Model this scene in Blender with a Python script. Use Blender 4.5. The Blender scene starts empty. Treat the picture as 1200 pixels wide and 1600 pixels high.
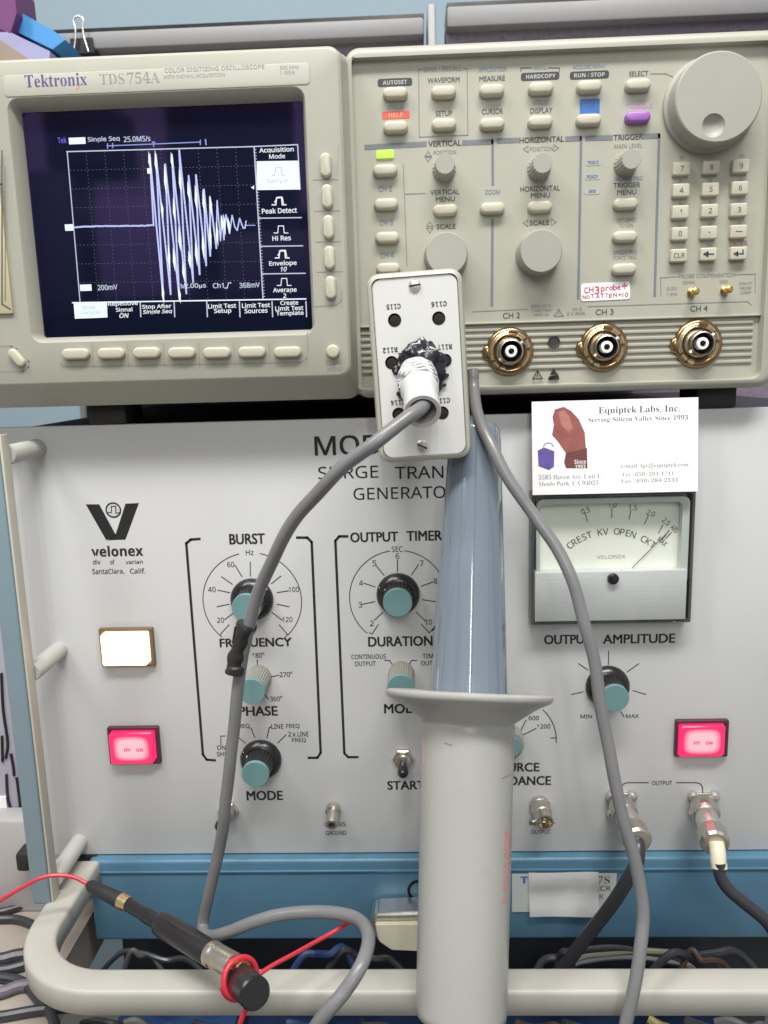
import bpy, bmesh, math, random
from mathutils import Vector, Matrix, noise
random.seed(7)
PI = math.pi
S = bpy.context.scene
COL = S.collection

# ------------------------------------------------------------------ camera
F = 1263.7                        # focal length in pixels of the 1200x1600 photograph
pitch, roll, yaw = math.radians(10.363), math.radians(-1.662), math.radians(-2.12)
FW = Vector((math.sin(yaw)*math.cos(pitch), math.cos(yaw)*math.cos(pitch), -math.sin(pitch)))
_r0 = Vector((math.cos(yaw), -math.sin(yaw), 0)); _u0 = _r0.cross(FW)
RT = math.cos(roll)*_r0 + math.sin(roll)*_u0
UP = -math.sin(roll)*_r0 + math.cos(roll)*_u0
CAMPOS = Vector((0, -0.452, 0))
cd = bpy.data.cameras.new('camera'); cam = bpy.data.objects.new('camera', cd); COL.objects.link(cam)
M = Matrix((RT, UP, -FW)).transposed().to_4x4(); M.translation = CAMPOS; cam.matrix_world = M
cd.sensor_fit = 'VERTICAL'; cd.sensor_height = 36; cd.sensor_width = 27
cd.lens = F*36/1600; cd.clip_start = 0.005; cd.clip_end = 50
cd.dof.use_dof = True; cd.dof.focus_distance = 0.43; cd.dof.aperture_fstop = 14
S.camera = cam

# ------------------------------------------------------------------ world and lamps
W = bpy.data.worlds.new('World'); S.world = W; W.use_nodes = True
bg = W.node_tree.nodes['Background']; bg.inputs[0].default_value = (0.95, 0.965, 0.97, 1); bg.inputs[1].default_value = 0.50
def area(name, loc, target, sx, sy, energy, col):
    l = bpy.data.lights.new(name, 'AREA'); l.shape = 'RECTANGLE'; l.size = sx; l.size_y = sy; l.energy = energy; l.color = col
    o = bpy.data.objects.new(name, l); COL.objects.link(o); o.location = loc
    o.rotation_euler = (Vector(target)-Vector(loc)).to_track_quat('-Z', 'Y').to_euler(); return o
area('ceiling_lamp', (0.12, -0.75, 1.35), (0, 0, -0.1), 1.0, 0.22, 35, (1.0, 0.985, 0.95))
area('ceiling_lamp', (-0.75, -0.55, 1.25), (0, 0.1, -.1), 0.25, 0.8, 14, (1.0, 0.985, 0.96))
for lx in (0.02, 0.26): area('ceiling_lamp', (lx, -2.5, 1.15), (lx*.5, -1.0, 0.2), 0.07, 1.0, 9, (1.0, 0.99, 0.95))
S.view_settings.view_transform = 'Standard'; S.view_settings.look = 'None'
S.view_settings.exposure = -0.08; S.view_settings.gamma = 1
S.view_settings.use_curve_mapping = False
S.render.engine = 'CYCLES'

# ------------------------------------------------------------------ helpers: measuring
def ray(px, py): return FW*F + RT*(px-600) - UP*(py-800)
def at(px, py, Y):
    d = ray(px, py); return CAMPOS + d*((Y-CAMPOS.y)/d.y)
def atz(px, py, Z):
    d = ray(px, py); return CAMPOS + d*((Z-CAMPOS.z)/d.z)
def ppm(px, py, Y): return (at(px+1, py, Y)-at(px, py, Y)).length
# ------------------------------------------------------------------ helpers: objects
WL = {}
def wl(o): return WL.get(o.name, Vector((0, 0, 0)))
def props(o, label, cat, group=None, kind=None):
    if label: o['label'] = label
    if cat: o['category'] = cat
    if group: o['group'] = group
    if kind: o['kind'] = kind
    return o
def thing(name, loc, label, cat, group=None):
    o = bpy.data.objects.new(name, None); COL.objects.link(o); o.location = loc; o.empty_display_size = 0.01
    WL[o.name] = Vector(loc); return props(o, label, cat, group)
def finish(bm, name, mat, smooth=35):
    bmesh.ops.recalc_face_normals(bm, faces=bm.faces)
    me = bpy.data.meshes.new(name); bm.to_mesh(me); bm.free()
    me.materials.append(mat)
    if smooth:
        me.polygons.foreach_set('use_smooth', [True]*len(me.polygons)); me.set_sharp_from_angle(angle=math.radians(smooth))
    return me
def obj(name, bm, mat, parent=None, smooth=35, origin=None, recalc=True):
    """bm is in world coordinates; origin defaults to the middle of the mesh"""
    bm.verts.ensure_lookup_table()
    if origin is None:
        lo = Vector([min(v.co[i] for v in bm.verts) for i in range(3)]); hi = Vector([max(v.co[i] for v in bm.verts) for i in range(3)])
        origin = (lo+hi)/2
        if parent is None: origin.z = lo.z
    bmesh.ops.translate(bm, verts=bm.verts, vec=-Vector(origin))
    me = finish(bm, name, mat, smooth)
    return put(name, me, origin, parent)
def put(name, me, loc, parent=None, label=None):
    o = bpy.data.objects.new(name, me); COL.objects.link(o); WL[o.name] = Vector(loc)
    if parent: o.parent = parent; o.location = Vector(loc)-wl(parent)
    else: o.location = loc
    if label: o['label'] = label
    return o
def BM(): return bmesh.new()
def box(bm, x0, x1, y0, y1, z0, z1, bev=0, seg=2):
    r = bmesh.ops.create_cube(bm, size=1)
    for v in r['verts']: v.co = Vector((x0+(v.co.x+.5)*(x1-x0), y0+(v.co.y+.5)*(y1-y0), z0+(v.co.z+.5)*(z1-z0)))
    if bev:
        es = set(e for v in r['verts'] for e in v.link_edges)
        bmesh.ops.bevel(bm, geom=list(es), offset=bev, segments=seg, affect='EDGES', profile=.5)
    return bm
def loft(bm, rings, c0=True, c1=True, closed=True):
    vs = [[bm.verts.new(p) for p in r] for r in rings]; n = len(vs[0])
    for a, b in zip(vs[:-1], vs[1:]):
        for i in range(n if closed else n-1):
            j = (i+1) % n
            bm.faces.new((a[i], a[j], b[j], b[i]))
    if c0: bm.faces.new(vs[0])
    if c1: bm.faces.new(vs[-1][::-1])
    return bm
def rr(cx, cz, w, h, r, n=5):
    r = max(min(r, w/2-1e-6, h/2-1e-6), 1e-6); p = []
    for k, (sx, sz) in enumerate(((1, 1), (-1, 1), (-1, -1), (1, -1))):
        for i in range(n+1):
            a = PI/2*(k+i/n); p.append((cx+sx*(w/2-r)+r*math.cos(a), cz+sz*(h/2-r)+r*math.sin(a)))
    return p
def plate(bm, cx, cz, w, h, r, yb, yf, bev=0.0, n=5, nb=3):
    """rounded slab from back yb to front yf (yf < yb), front edge rounded by bev"""
    rings = [[(x, yb, z) for x, z in rr(cx, cz, w, h, r, n)]]
    if bev:
        for k in range(nb+1):
            a = PI/2*k/nb; o = bev*(1-math.cos(a)); y = yf+bev*(1-math.sin(a))
            rings.append([(x, y, z) for x, z in rr(cx, cz, w-2*o, h-2*o, max(r-o, 1e-5), n)])
    else: rings.append([(x, yf, z) for x, z in rr(cx, cz, w, h, r, n)])
    return loft(bm, rings)
def frame(bm, cx, cz, w, h, r, icx, icz, iw, ih, ir, yb, yf, bev=0.001, yin=None, ibev=0.0, n=6, thru=False):
    """slab with a rounded hole; inner wall goes from front to yin, ibev widens the hole at the front"""
    yin = yb if yin is None else yin
    rings = [[(x, yb, z) for x, z in rr(cx, cz, w, h, r, n)]]
    for k in range(4):
        a = PI/2*k/3; o = bev*(1-math.cos(a))
        rings.append([(x, yf+bev*(1-math.sin(a)), z) for x, z in rr(cx, cz, w-2*o, h-2*o, max(r-o, 1e-5), n)])
    rings.append([(x, yf, z) for x, z in rr(icx, icz, iw+2*ibev, ih+2*ibev, ir+ibev, n)])
    rings.append([(x, yin, z) for x, z in rr(icx, icz, iw, ih, ir, n)])
    if thru: return loft(bm, rings+[rings[0]], False, False) if False else ringloft(bm, rings)
    return loft(bm, rings, True, False)
def ringloft(bm, rings):
    vs = [[bm.verts.new(p) for p in r] for r in rings]; n = len(vs[0])
    for a, b in zip(vs, vs[1:]+vs[:1]):
        for i in range(n): bm.faces.new((a[i], a[(i+1) % n], b[(i+1) % n], b[i]))
    return bm
def basis(ax):
    ax = Vector(ax).normalized(); t = Vector((0, 0, 1)) if abs(ax.z) < .9 else Vector((1, 0, 0))
    a = ax.cross(t).normalized(); return ax, a, ax.cross(a)
def lathe(bm, prof, org, ax=(0, -1, 0), seg=32, flute=0, fd=0, c0=True, c1=True):
    ax, a, b = basis(ax); org = Vector(org); rings = []
    for r, t in prof:
        ring = []
        for i in range(seg):
            th = 2*PI*i/seg; q = r*(1-fd*(.5+.5*math.cos(flute*th))) if flute and r > 0 else r
            ring.append(org+ax*t+a*(q*math.cos(th))+b*(q*math.sin(th)))
        rings.append(ring)
    return loft(bm, rings, c0, c1)
def catmull(pts, n=8):
    P = [Vector(p) for p in pts]; P = [2*P[0]-P[1]]+P+[2*P[-1]-P[-2]]; out = []
    for i in range(1, len(P)-2):
        for k in range(n):
            t = k/n; a, b, c, d = P[i-1:i+3]
            out.append(.5*((2*b)+(c-a)*t+(2*a-5*b+4*c-d)*t*t+(3*b-a-3*c+d)*t**3))
    out.append(P[-2]); return out
def tube(bm, pts, r, seg=14, rf=None):
    n = len(pts); tang = [(pts[min(i+1, n-1)]-pts[max(i-1, 0)]).normalized() for i in range(n)]
    _, a, b = basis(tang[0]); rings = []
    for i in range(n):
        t = tang[i]; a = (a-t*a.dot(t)).normalized(); b = t.cross(a); q = rf(i/(n-1)) if rf else r
        rings.append([pts[i]+a*(q*math.cos(2*PI*k/seg))+b*(q*math.sin(2*PI*k/seg)) for k in range(seg)])
    return loft(bm, rings)
def pxpath(lst):
    P = catmull([at(x, y, Y/1000) for x, y, Y in lst]); n = len(P)
    return [p+Vector((noise.noise(p*38), noise.noise(p*38+Vector((9, 0, 0))), noise.noise(p*38+Vector((0, 9, 0)))))*(.0011 if 3 < i < n-3 else 0) for i, p in enumerate(P)]

# ------------------------------------------------------------------ helpers: print (flat ink on a surface)
def cv(s, up, lo, dg):
    return ''.join(chr(up+ord(c)-65) if 'A' <= c <= 'Z' else chr(lo+ord(c)-97) if 'a' <= c <= 'z' else chr(dg+ord(c)-48) if dg and c.isdigit() else c for c in s)
STY = {'g': lambda s: s, 'serif': lambda s: cv(s, 0x1D400, 0x1D41A, 0x1D7CE), 'mono': lambda s: cv(s, 0x1D670, 0x1D68A, 0x1D7F6),
       'sans': lambda s: cv(s, 0x1D5A0, 0x1D5BA, 0x1D7E2), 'bold': lambda s: cv(s, 0x1D5D4, 0x1D5EE, 0x1D7EC)}
_tc = {}
def glyphs(s, sty, off):
    k = (s, sty, off)
    if k in _tc: return _tc[k]
    c = bpy.data.curves.new('t', 'FONT'); c.body = STY[sty](s); c.size = 1; c.offset = off; c.resolution_u = 3
    o = bpy.data.objects.new('t', c); me = bpy.data.meshes.new_from_object(o)
    vs = [(v.co.x, v.co.y) for v in me.vertices]; fs = [tuple(p.vertices) for p in me.polygons]
    bpy.data.objects.remove(o); bpy.data.curves.remove(c); bpy.data.meshes.remove(me)
    x0, x1 = min(v[0] for v in vs), max(v[0] for v in vs); y0, y1 = min(v[1] for v in vs), max(v[1] for v in vs)
    _tc[k] = ([(v[0]-(x0+x1)/2, v[1]-(y0+y1)/2) for v in vs], fs, x1-x0, y1-y0); return _tc[k]
class Ink:
    """collects flat print that lies on one plane; xf maps plane (x, z) to world when the plane is turned"""
    def __init__(s, Y, xf=None): s.Y = Y; s.bm = BM(); s.xf = xf
    def P(s, x, z, k=0): return s.xf(x, z) if s.xf else Vector((x, s.Y-k*2e-5, z))
    def poly(s, pts): s.bm.faces.new([s.bm.verts.new(s.P(x, z)) for x, z in pts])
    def text_w(s, t, x, z, w, h, sty='g', off=0, rot=0, sk=0):
        if off > .003 and ('M' in t or sty == 'g'):      # heavier strokes: the same letters again, a hair aside and a hair higher
            e = off*(h or .003)*1.1; zz = s.Y; xf = s.xf
            for i, (a, b) in enumerate(((-1, -1), (1, -1), (1, 1), (-1, 1))):
                s.Y = zz-i*8e-6
                s.text_w(t, x+a*e*.9, z+b*e*.5, w-2*e if w else None, h-e if h else None, sty, 0, rot, sk)
            s.Y = zz; return
        vs, fs, tw, th = glyphs(t, sty, off); sx = (w/tw) if w else h/th; sz = (h/th) if h else sx
        c, q = math.cos(rot), math.sin(rot)
        nv = []
        for a, b in vs:
            a, b = a*sx+sk*b*sz, b*sz; nv.append(s.bm.verts.new(s.P(x+a*c-b*q, z+a*q+b*c)))
        for f in fs:
            try: s.bm.faces.new([nv[i] for i in f])
            except ValueError: pass
    def text(s, t, px, py, w, h, sty='g', off=0, rot=0, sk=0):
        p = at(px, py, s.Y); k = ppm(px, py, s.Y)
        s.text_w(t, p.x, p.z, w*k if w else None, h*k if h else None, sty, off, rot, sk)
    def line_w(s, pts, w, close=False):
        P = [Vector((a, b)) for a, b in pts]
        if close: P.append(P[0])
        for a, b in zip(P[:-1], P[1:]):
            d = b-a
            if d.length < 1e-7: continue
            d.normalize(); n = Vector((-d.y, d.x))*w/2; e = d*w*.35
            s.poly([a-e-n, b+e-n, b+e+n, a-e+n])
    def line(s, pts, w, close=False):
        k = ppm(pts[0][0], pts[0][1], s.Y)
        s.line_w([(at(x, y, s.Y).x, at(x, y, s.Y).z) for x, y in pts], w*k, close)
    def arc(s, px, py, r, a0, a1, w, n=40):
        p = at(px, py, s.Y); k = ppm(px, py, s.Y); r *= k; w *= k
        for i in range(n):
            t0, t1 = [math.radians(a0+(a1-a0)*j/n) for j in (i, i+1)]
            s.poly([(p.x+(r+q)*math.cos(t), p.z+(r+q)*math.sin(t)) for q, t in ((-w/2, t0), (w/2, t0), (w/2, t1), (-w/2, t1))])
    def rect(s, px, py, w, h, r=0):
        p = at(px, py, s.Y); k = ppm(px, py, s.Y); s.poly(rr(p.x, p.z, w*k, h*k, (r or .01)*k))
    def tri(s, px, py, w, h, d, lw):
        q = {'u': [(-.5, .5), (.5, .5), (0, -.5)], 'd': [(-.5, -.5), (.5, -.5), (0, .5)], 'l': [(.5, -.5), (.5, .5), (-.5, 0)], 'r': [(-.5, -.5), (-.5, .5), (.5, 0)]}[d]
        s.line([(px+a*w, py+b*h) for a, b in q], lw, True)
    def done(s, name, mat, parent):
        bm = s.bm; s.bm = BM()
        o = obj(name, bm, mat, parent, smooth=0); return o

# ------------------------------------------------------------------ materials
def srgb(r, g, b): return tuple((c/255/12.92 if c/255 <= .04045 else ((c/255+.055)/1.055)**2.4) for c in (r, g, b))+(1,)
def mat(name, col, rough=.5, metal=0, spec=.5, var=.06, vs=60, bump=0, bs=900, emis=None, es=0, dirt=0, coat=0, dirtcol=None):
    m = bpy.data.materials.new(name); m.use_nodes = True; nt = m.node_tree; N = nt.nodes; L = nt.links
    b = N['Principled BSDF']; b.inputs['Roughness'].default_value = rough; b.inputs['Metallic'].default_value = metal
    b.inputs['Specular IOR Level'].default_value = spec; b.inputs['Coat Weight'].default_value = coat
    tc = N.new('ShaderNodeTexCoord'); src = tc.outputs['Object']
    base = None
    if var or dirt:
        nz = N.new('ShaderNodeTexNoise'); nz.inputs['Scale'].default_value = vs; nz.inputs['Detail'].default_value = 6; L.new(src, nz.inputs['Vector'])
        mx = N.new('ShaderNodeMix'); mx.data_type = 'RGBA'; L.new(nz.outputs['Fac'], mx.inputs[0])
        mx.inputs[6].default_value = tuple(c*(1-var) for c in col[:3])+(1,); mx.inputs[7].default_value = tuple(min(1, c*(1+var)) for c in col[:3])+(1,)
        base = mx.outputs[2]
        rr_ = N.new('ShaderNodeMapRange'); rr_.inputs[3].default_value = max(0, rough-.08); rr_.inputs[4].default_value = min(1, rough+.1)
        L.new(nz.outputs['Fac'], rr_.inputs[0]); L.new(rr_.outputs[0], b.inputs['Roughness'])
    if dirt:
        n2 = N.new('ShaderNodeTexNoise'); n2.inputs['Scale'].default_value = 28; n2.inputs['Detail'].default_value = 9; n2.inputs['Roughness'].default_value = .7; L.new(src, n2.inputs['Vector'])
        cr = N.new('ShaderNodeValToRGB'); cr.color_ramp.elements[0].position = .58; cr.color_ramp.elements[0].color = (0, 0, 0, 1)
        cr.color_ramp.elements[1].position = .78; cr.color_ramp.elements[1].color = (dirt, dirt, dirt, 1); L.new(n2.outputs['Fac'], cr.inputs[0])
        m2 = N.new('ShaderNodeMix'); m2.data_type = 'RGBA'; L.new(cr.outputs[0], m2.inputs[0]); L.new(base, m2.inputs[6])
        m2.inputs[7].default_value = dirtcol or tuple(c*.45 for c in col[:3])+(1,); base = m2.outputs[2]
    if base: L.new(base, b.inputs['Base Color'])
    else: b.inputs['Base Color'].default_value = col
    if bump:
        n3 = N.new('ShaderNodeTexNoise'); n3.inputs['Scale'].default_value = bs; n3.inputs['Detail'].default_value = 3; L.new(src, n3.inputs['Vector'])
        bp = N.new('ShaderNodeBump'); bp.inputs['Strength'].default_value = bump; bp.inputs['Distance'].default_value = .0004; L.new(n3.outputs['Fac'], bp.inputs['Height']); L.new(bp.outputs[0], b.inputs['Normal'])
    if emis: b.inputs['Emission Color'].default_value = emis; b.inputs['Emission Strength'].default_value = es
    return m
SCOPE = mat('scope_plastic', (.345, .34, .285, 1), .42, var=.03, bump=.15, bs=1800, dirt=.12)
SCOPEP = mat('scope_panel_plastic', (.375, .37, .305, 1), .5, var=.03, bump=.12, bs=1800, dirt=.08)
BTN = mat('button_plastic', (.47, .445, .355, 1), .35, var=.04)
KNOB = mat('knob_plastic', (.335, .33, .285, 1), .5, var=.03, bump=.1)
PANEL = mat('generator_paint', (.545, .55, .55, 1), .42, var=.05, vs=9, bump=.15, bs=1500, dirt=.2, dirtcol=(.40, .38, .33, 1))
CASE = mat('dark_case_metal', (.03, .035, .045, 1), .5, var=.2)
INKB = mat('black_ink', (.012, .012, .014, 1), .6, var=0)
INKG = mat('grey_ink', (.07, .075, .085, 1), .6, var=0)
INKLG = mat('light_grey_ink', (.20, .205, .20, 1), .6, var=0)
INKBL = mat('blue_grey_ink', (.17, .22, .33, 1), .6, var=0)
INKBAR = mat('slate_ink', (.16, .18, .20, 1), .6, var=0)
INKW = mat('white_ink', (.72, .72, .70, 1), .6, var=0)
INKBLUE = mat('blue_ink', (.03, .13, .42, 1), .5, var=0)
INKRED = mat('red_ink', (.62, .10, .06, 1), .5, var=0)
INKPUR = mat('purple_ink', (.10, .06, .22, 1), .5, var=0)
INKPINK = mat('faded_red_ink', (.72, .20, .17, 1), .6, var=.2, vs=400)
REDPEN = mat('red_pen', (.55, .03, .08, 1), .5, var=0)
PURBTN = mat('purple_button', (.30, .12, .42, 1), .35, var=.04)
BLACKP = mat('black_plastic', (.012, .012, .014, 1), .28, var=.2, bump=.1)
BLACKR = mat('black_rubber', (.015, .015, .016, 1), .6, var=.3, bump=.3, bs=500)
TEAL = mat('teal_cap', (.135, .26, .265, 1), .35, var=.08, dirt=.3)
GREYK = mat('grey_knob', (.24, .24, .21, 1), .5, var=.08)
STEEL = mat('steel', (.72, .71, .68, 1), .36, metal=1, var=.12, vs=300)
NICKEL = mat('nickel', (.60, .57, .50, 1), .3, metal=1, var=.15, vs=200)
BRASS = mat('brass', (.70, .55, .30, 1), .28, metal=1, var=.15, vs=200)
GOLD = mat('gold', (.72, .47, .13, 1), .25, metal=1, var=.1, vs=200)
PADM = mat('gold_contact', (.78, .64, .42, 1), .22, metal=1, var=.1)
AMBER = mat('amber_ring', (.25, .155, .07, 1), .22, metal=.8, var=.6, vs=140, coat=.5)
CREAMP = mat('cream_plastic', (.66, .62, .47, 1), .4, var=.04)
CREAMM = mat('cream_paint', (.385, .375, .335, 1), .42, var=.07, bump=.15, dirt=.35, dirtcol=(.35, .30, .24, 1))
BLUE = mat('blue_paint', (.075, .175, .26, 1), .30, var=.10, vs=14, bump=.25, bs=2500, dirt=.15, dirtcol=(.03, .16, .30, 1))
BARBL = mat('blue_grey_bar', (.18, .25, .29, 1), .4, var=.05)
CABLE = mat('grey_cable', (.17, .17, .175, 1), .30, var=.22, vs=45, bump=.25, bs=350, dirt=.3)
DKCABLE = mat('dark_cable', (.03, .03, .035, 1), .35, var=.3)
TAPE = mat('black_tape', (.018, .018, .018, 1), .5, var=.3, bump=.8, bs=250)
BOXP = mat('box_plastic', (.40, .395, .335, 1), .42, var=.03, bump=.15)
FACEP = mat('white_face_plate', (.62, .63, .60, 1), .42, var=.02, bump=.1, dirt=.12)
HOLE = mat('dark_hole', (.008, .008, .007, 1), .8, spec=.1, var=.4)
NOSE = mat('blue_grey_nose', (.15, .185, .225, 1), .10, var=.05, coat=.5)
GRIP = mat('probe_grip', (.365, .365, .34, 1), .33, var=.06, vs=18, bump=.25, dirt=.35)
PAPER = mat('white_paper', (.84, .84, .84, 1), .55, var=.01)
STONE = mat('reddish_print', (.28, .085, .075, 1), .6, var=.45, vs=160)
VIOLET = mat('violet_print', (.12, .08, .32, 1), .6, var=.4, vs=200)
METERF = mat('meter_face', (.84, .84, .76, 1), .5, var=.01)
ALU = mat('brushed_aluminium', (.62, .62, .64, 1), .36, metal=.25, var=.06)
def brushed(m):
    nt = m.node_tree; b = nt.nodes['Principled BSDF']; tc = nt.nodes.new('ShaderNodeTexCoord'); mp = nt.nodes.new('ShaderNodeMapping'); mp.inputs['Scale'].default_value = (20, 1, 3500)
    nz = nt.nodes.new('ShaderNodeTexNoise'); nz.inputs['Scale'].default_value = 1; bp = nt.nodes.new('ShaderNodeBump'); bp.inputs['Strength'].default_value = .5; bp.inputs['Distance'].default_value = .0002
    nt.links.new(tc.outputs['Object'], mp.inputs[0]); nt.links.new(mp.outputs[0], nz.inputs['Vector']); nt.links.new(nz.outputs['Fac'], bp.inputs['Height']); nt.links.new(bp.outputs[0], b.inputs['Normal'])
brushed(ALU)
REDW = mat('red_wire', (.52, .025, .045, 1), .35, var=.1)
WALLM = mat('wall_paint', (.26, .345, .40, 1), .7, var=.03, vs=6)
RAIL = mat('rail_grey', (.20, .20, .205, 1), .5, var=.05)
FABRIC = mat('purple_fabric', (.19, .155, .20, 1), .9, var=.45, vs=260, bump=.8, bs=700)
WHITEP = mat('translucent_plastic', (.52, .53, .53, 1), .38, var=.03)
WHITEP.node_tree.nodes['Principled BSDF'].inputs['Subsurface Weight'].default_value = .15
WHITEP.node_tree.nodes['Principled BSDF'].inputs['Subsurface Scale'].default_value = .004
EM = lambda n, c, s: mat(n, (.02, .02, .02, 1), .4, var=0, emis=c, es=s)
SCRW = EM('screen_white', (.82, .95, 1, 1), 1.15)
SCRT = EM('screen_text', (.62, .68, .85, 1), .95)
SCRB = EM('screen_trace', (.52, .60, 1, 1), 1.1)
SCRD = EM('screen_dim', (.20, .22, .40, 1), .35)
SCRBL = EM('screen_blue', (.16, .10, .9, 1), .9)
SCRCY = EM('screen_text_on_white', (.40, .62, .66, 1), .9)
GREENL = EM('green_lamp', (.45, 1, .05, 1), 1.6)
def clear(name, tint=(1, 1, 1, 1), rough=.04):
    m = bpy.data.materials.new(name); m.use_nodes = True; nt = m.node_tree; N = nt.nodes
    for n in list(N): N.remove(n)
    o = N.new('ShaderNodeOutputMaterial'); t = N.new('ShaderNodeBsdfTransparent'); t.inputs[0].default_value = tint; g = N.new('ShaderNodeBsdfGlossy'); g.inputs['Roughness'].default_value = rough
    mx = N.new('ShaderNodeMixShader'); mx.inputs[0].default_value = .035
    nt.links.new(t.outputs[0], mx.inputs[1]); nt.links.new(g.outputs[0], mx.inputs[2]); nt.links.new(mx.outputs[0], o.inputs[0]); return m
ACRYL = clear('clear_acrylic', (.97, .98, .97, 1))
def screenglass():
    m = bpy.data.materials.new('coated_screen_glass'); m.use_nodes = True; nt = m.node_tree; N = nt.nodes
    for n in list(N): N.remove(n)
    o = N.new('ShaderNodeOutputMaterial'); d = N.new('ShaderNodeBsdfDiffuse'); d.inputs[0].default_value = (.004, .006, .016, 1)
    g = N.new('ShaderNodeBsdfGlossy'); g.inputs['Color'].default_value = (.058, .036, .100, 1); g.inputs['Roughness'].default_value = .05
    a = N.new('ShaderNodeAddShader'); nt.links.new(d.outputs[0], a.inputs[0]); nt.links.new(g.outputs[0], a.inputs[1]); nt.links.new(a.outputs[0], o.inputs[0]); return m
GLASS = screenglass()
def lens(name, edge, mid, es, cx=.0, hw=.011, hh=.008):
    """a lit lamp cap: the bulb behind makes its middle hotter"""
    m = bpy.data.materials.new(name); m.use_nodes = True; nt = m.node_tree; N = nt.nodes; L = nt.links; b = N['Principled BSDF']
    b.inputs['Base Color'].default_value = (.3, .02, .04, 1) if es < 1.5 else (.8, .7, .5, 1); b.inputs['Roughness'].default_value = .3
    tc = N.new('ShaderNodeTexCoord'); mp = N.new('ShaderNodeMapping'); mp.inputs['Scale'].default_value = (1/hw, 0, 1/hh); L.new(tc.outputs['Object'], mp.inputs[0])
    pw = N.new('ShaderNodeVectorMath'); pw.operation = 'MULTIPLY'; L.new(mp.outputs[0], pw.inputs[0]); L.new(mp.outputs[0], pw.inputs[1])
    ln = N.new('ShaderNodeVectorMath'); ln.operation = 'LENGTH'; L.new(pw.outputs[0], ln.inputs[0])
    cr = N.new('ShaderNodeValToRGB'); cr.color_ramp.elements[0].position = .42; cr.color_ramp.elements[0].color = mid; cr.color_ramp.elements[1].position = 1.12; cr.color_ramp.elements[1].color = edge
    L.new(ln.outputs['Value'], cr.inputs[0]); L.new(cr.outputs[0], b.inputs['Emission Color']); b.inputs['Emission Strength'].default_value = es; return m
LENSR = lens('red_lamp_lens', (.95, .012, .13, 1), (1, .48, .52, 1), 1.2)
LENSW = lens('white_lamp_lens', (1, .70, .38, 1), (1, .96, .86, 1), 3.0)
# ================================================================== setting
o = obj('wall', box(BM(), -2.5, 2.5, 0.9, 0.95, -1.2, 2.2), WALLM); props(o, None, None, kind='structure')
o = obj('ground', box(BM(), -2.5, 2.5, -2.2, 0.9, -1.22, -1.2), mat('floor_vinyl', (.22, .21, .2, 1), .5)); props(o, None, None, kind='structure')

# ================================================================== cart (blue front, cream bail handle)
cart = thing('cart', (0, 0.15, -0.60), 'blue metal cart front with a cream wraparound bar handle, carrying the grey generator', 'cart')
FY = -0.006
obj('drawer_front', box(BM(), -0.206, 0.252, FY, 0.03, -0.352, -0.2968, .0022, 4), BLUE, cart)
obj('shelf_edge', box(BM(), -0.206, 0.252, FY-0.0012, 0.02, -0.3045, -0.3035, .0004), BLUE, cart)
obj('body', box(BM(), -0.205, 0.23, 0.032, 0.42, -0.60, -0.2975), CASE, cart)
def handle():
    bm = BM(); H, Bt = -0.2965, -0.3115; xo, yo, wd = 0.215, -0.112, 0.0165; Ro, Ri = .052, .0355; pth = []
    for side in (-1, 1):
        seq = [(-xo, FY, -xo+wd, FY), (-xo, FY-.03, -xo+wd, FY-.03)]
        for k in range(13):
            a = PI/2*k/12
            seq.append((-xo+Ro-Ro*math.cos(a), yo+Ro-Ro*math.sin(a), -xo+wd+Ri-Ri*math.cos(a), yo+wd+Ri-Ri*math.sin(a)))
        if side == 1: seq = [(-a+.018, b, -c+.018, d) for a, b, c, d in seq][::-1]
        pth += seq
    b = .0022; rings = []
    for ox, oy, ix, iy in pth:
        O = Vector((ox, oy, 0)); I = Vector((ix, iy, 0)); d = (I-O).normalized()
        q = []
        for dd, zz in ((b, H), (b*.3, H-b*.3), (0, H-b), (0, Bt+b), (b, Bt)): q.append(O+d*dd+Vector((0, 0, zz)))
        for dd, zz in ((b, Bt), (0, Bt+b), (0, H-b), (b*.3, H-b*.3), (b, H)): q.append(I-d*dd+Vector((0, 0, zz)))
        rings.append(q)
    return loft(bm, rings)
obj('handle', handle(), CREAMM, cart, smooth=50)
p = at(655, 1393, FY-.001); hb = BM(); lathe(hb, [(.0072, -.001), (.0072, .0008), (.006, .0008), (.0055, -.0005)], (p.x, FY, p.z)); obj('round_hole', hb, HOLE, cart)
# name plate half hidden by a white paper
p0, p1 = at(800, 1366, FY-.0004), at(962, 1424, FY-.0004)
np_ = obj('name_plate', box(BM(), p0.x, p1.x, FY-.0006, FY+.001, p1.z, p0.z), mat('plate_cream', (.50, .53, .50, 1), .5), cart)
ik = Ink(FY-.0008)
ik.text('7S', 943, 1375, 20, 13, 'serif', -.01); ik.text('ICK', 944, 1388, 22, 9, 'sans', .01); ik.text('MC', 938, 1401, 14, 9, 'serif', -.01)
ik.done('lettering', INKG, np_)
ik.text('T', 819, 1375, 12, 12, 'bold', 0); ik.done('emblem', INKBLUE, np_)
def papersheet():
    bm = BM(); a, b = at(826, 1364, FY-.002), at(934, 1430, FY-.002); n = 10; R = []
    for i in range(n+1):
        t = i/n; z = a.z+(b.z-a.z)*t; y = FY-.0016-.0016*max(0, (t-.62)/.38)**1.2-.0006*math.sin(t*9)
        R.append([(a.x+(b.x-a.x)*s/8+t*.0006, y-.0004*math.sin(s*.7+t*3), z) for s in range(9)])
    n0 = [[bm.verts.new(p) for p in r] for r in R]
    for i in range(n):
        for j in range(8): bm.faces.new((n0[i][j], n0[i][j+1], n0[i+1][j+1], n0[i+1][j]))
    bmesh.ops.solidify(bm, geom=bm.faces[:], thickness=.0002); return bm
obj('paper_label', papersheet(), PAPER, cart)
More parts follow.
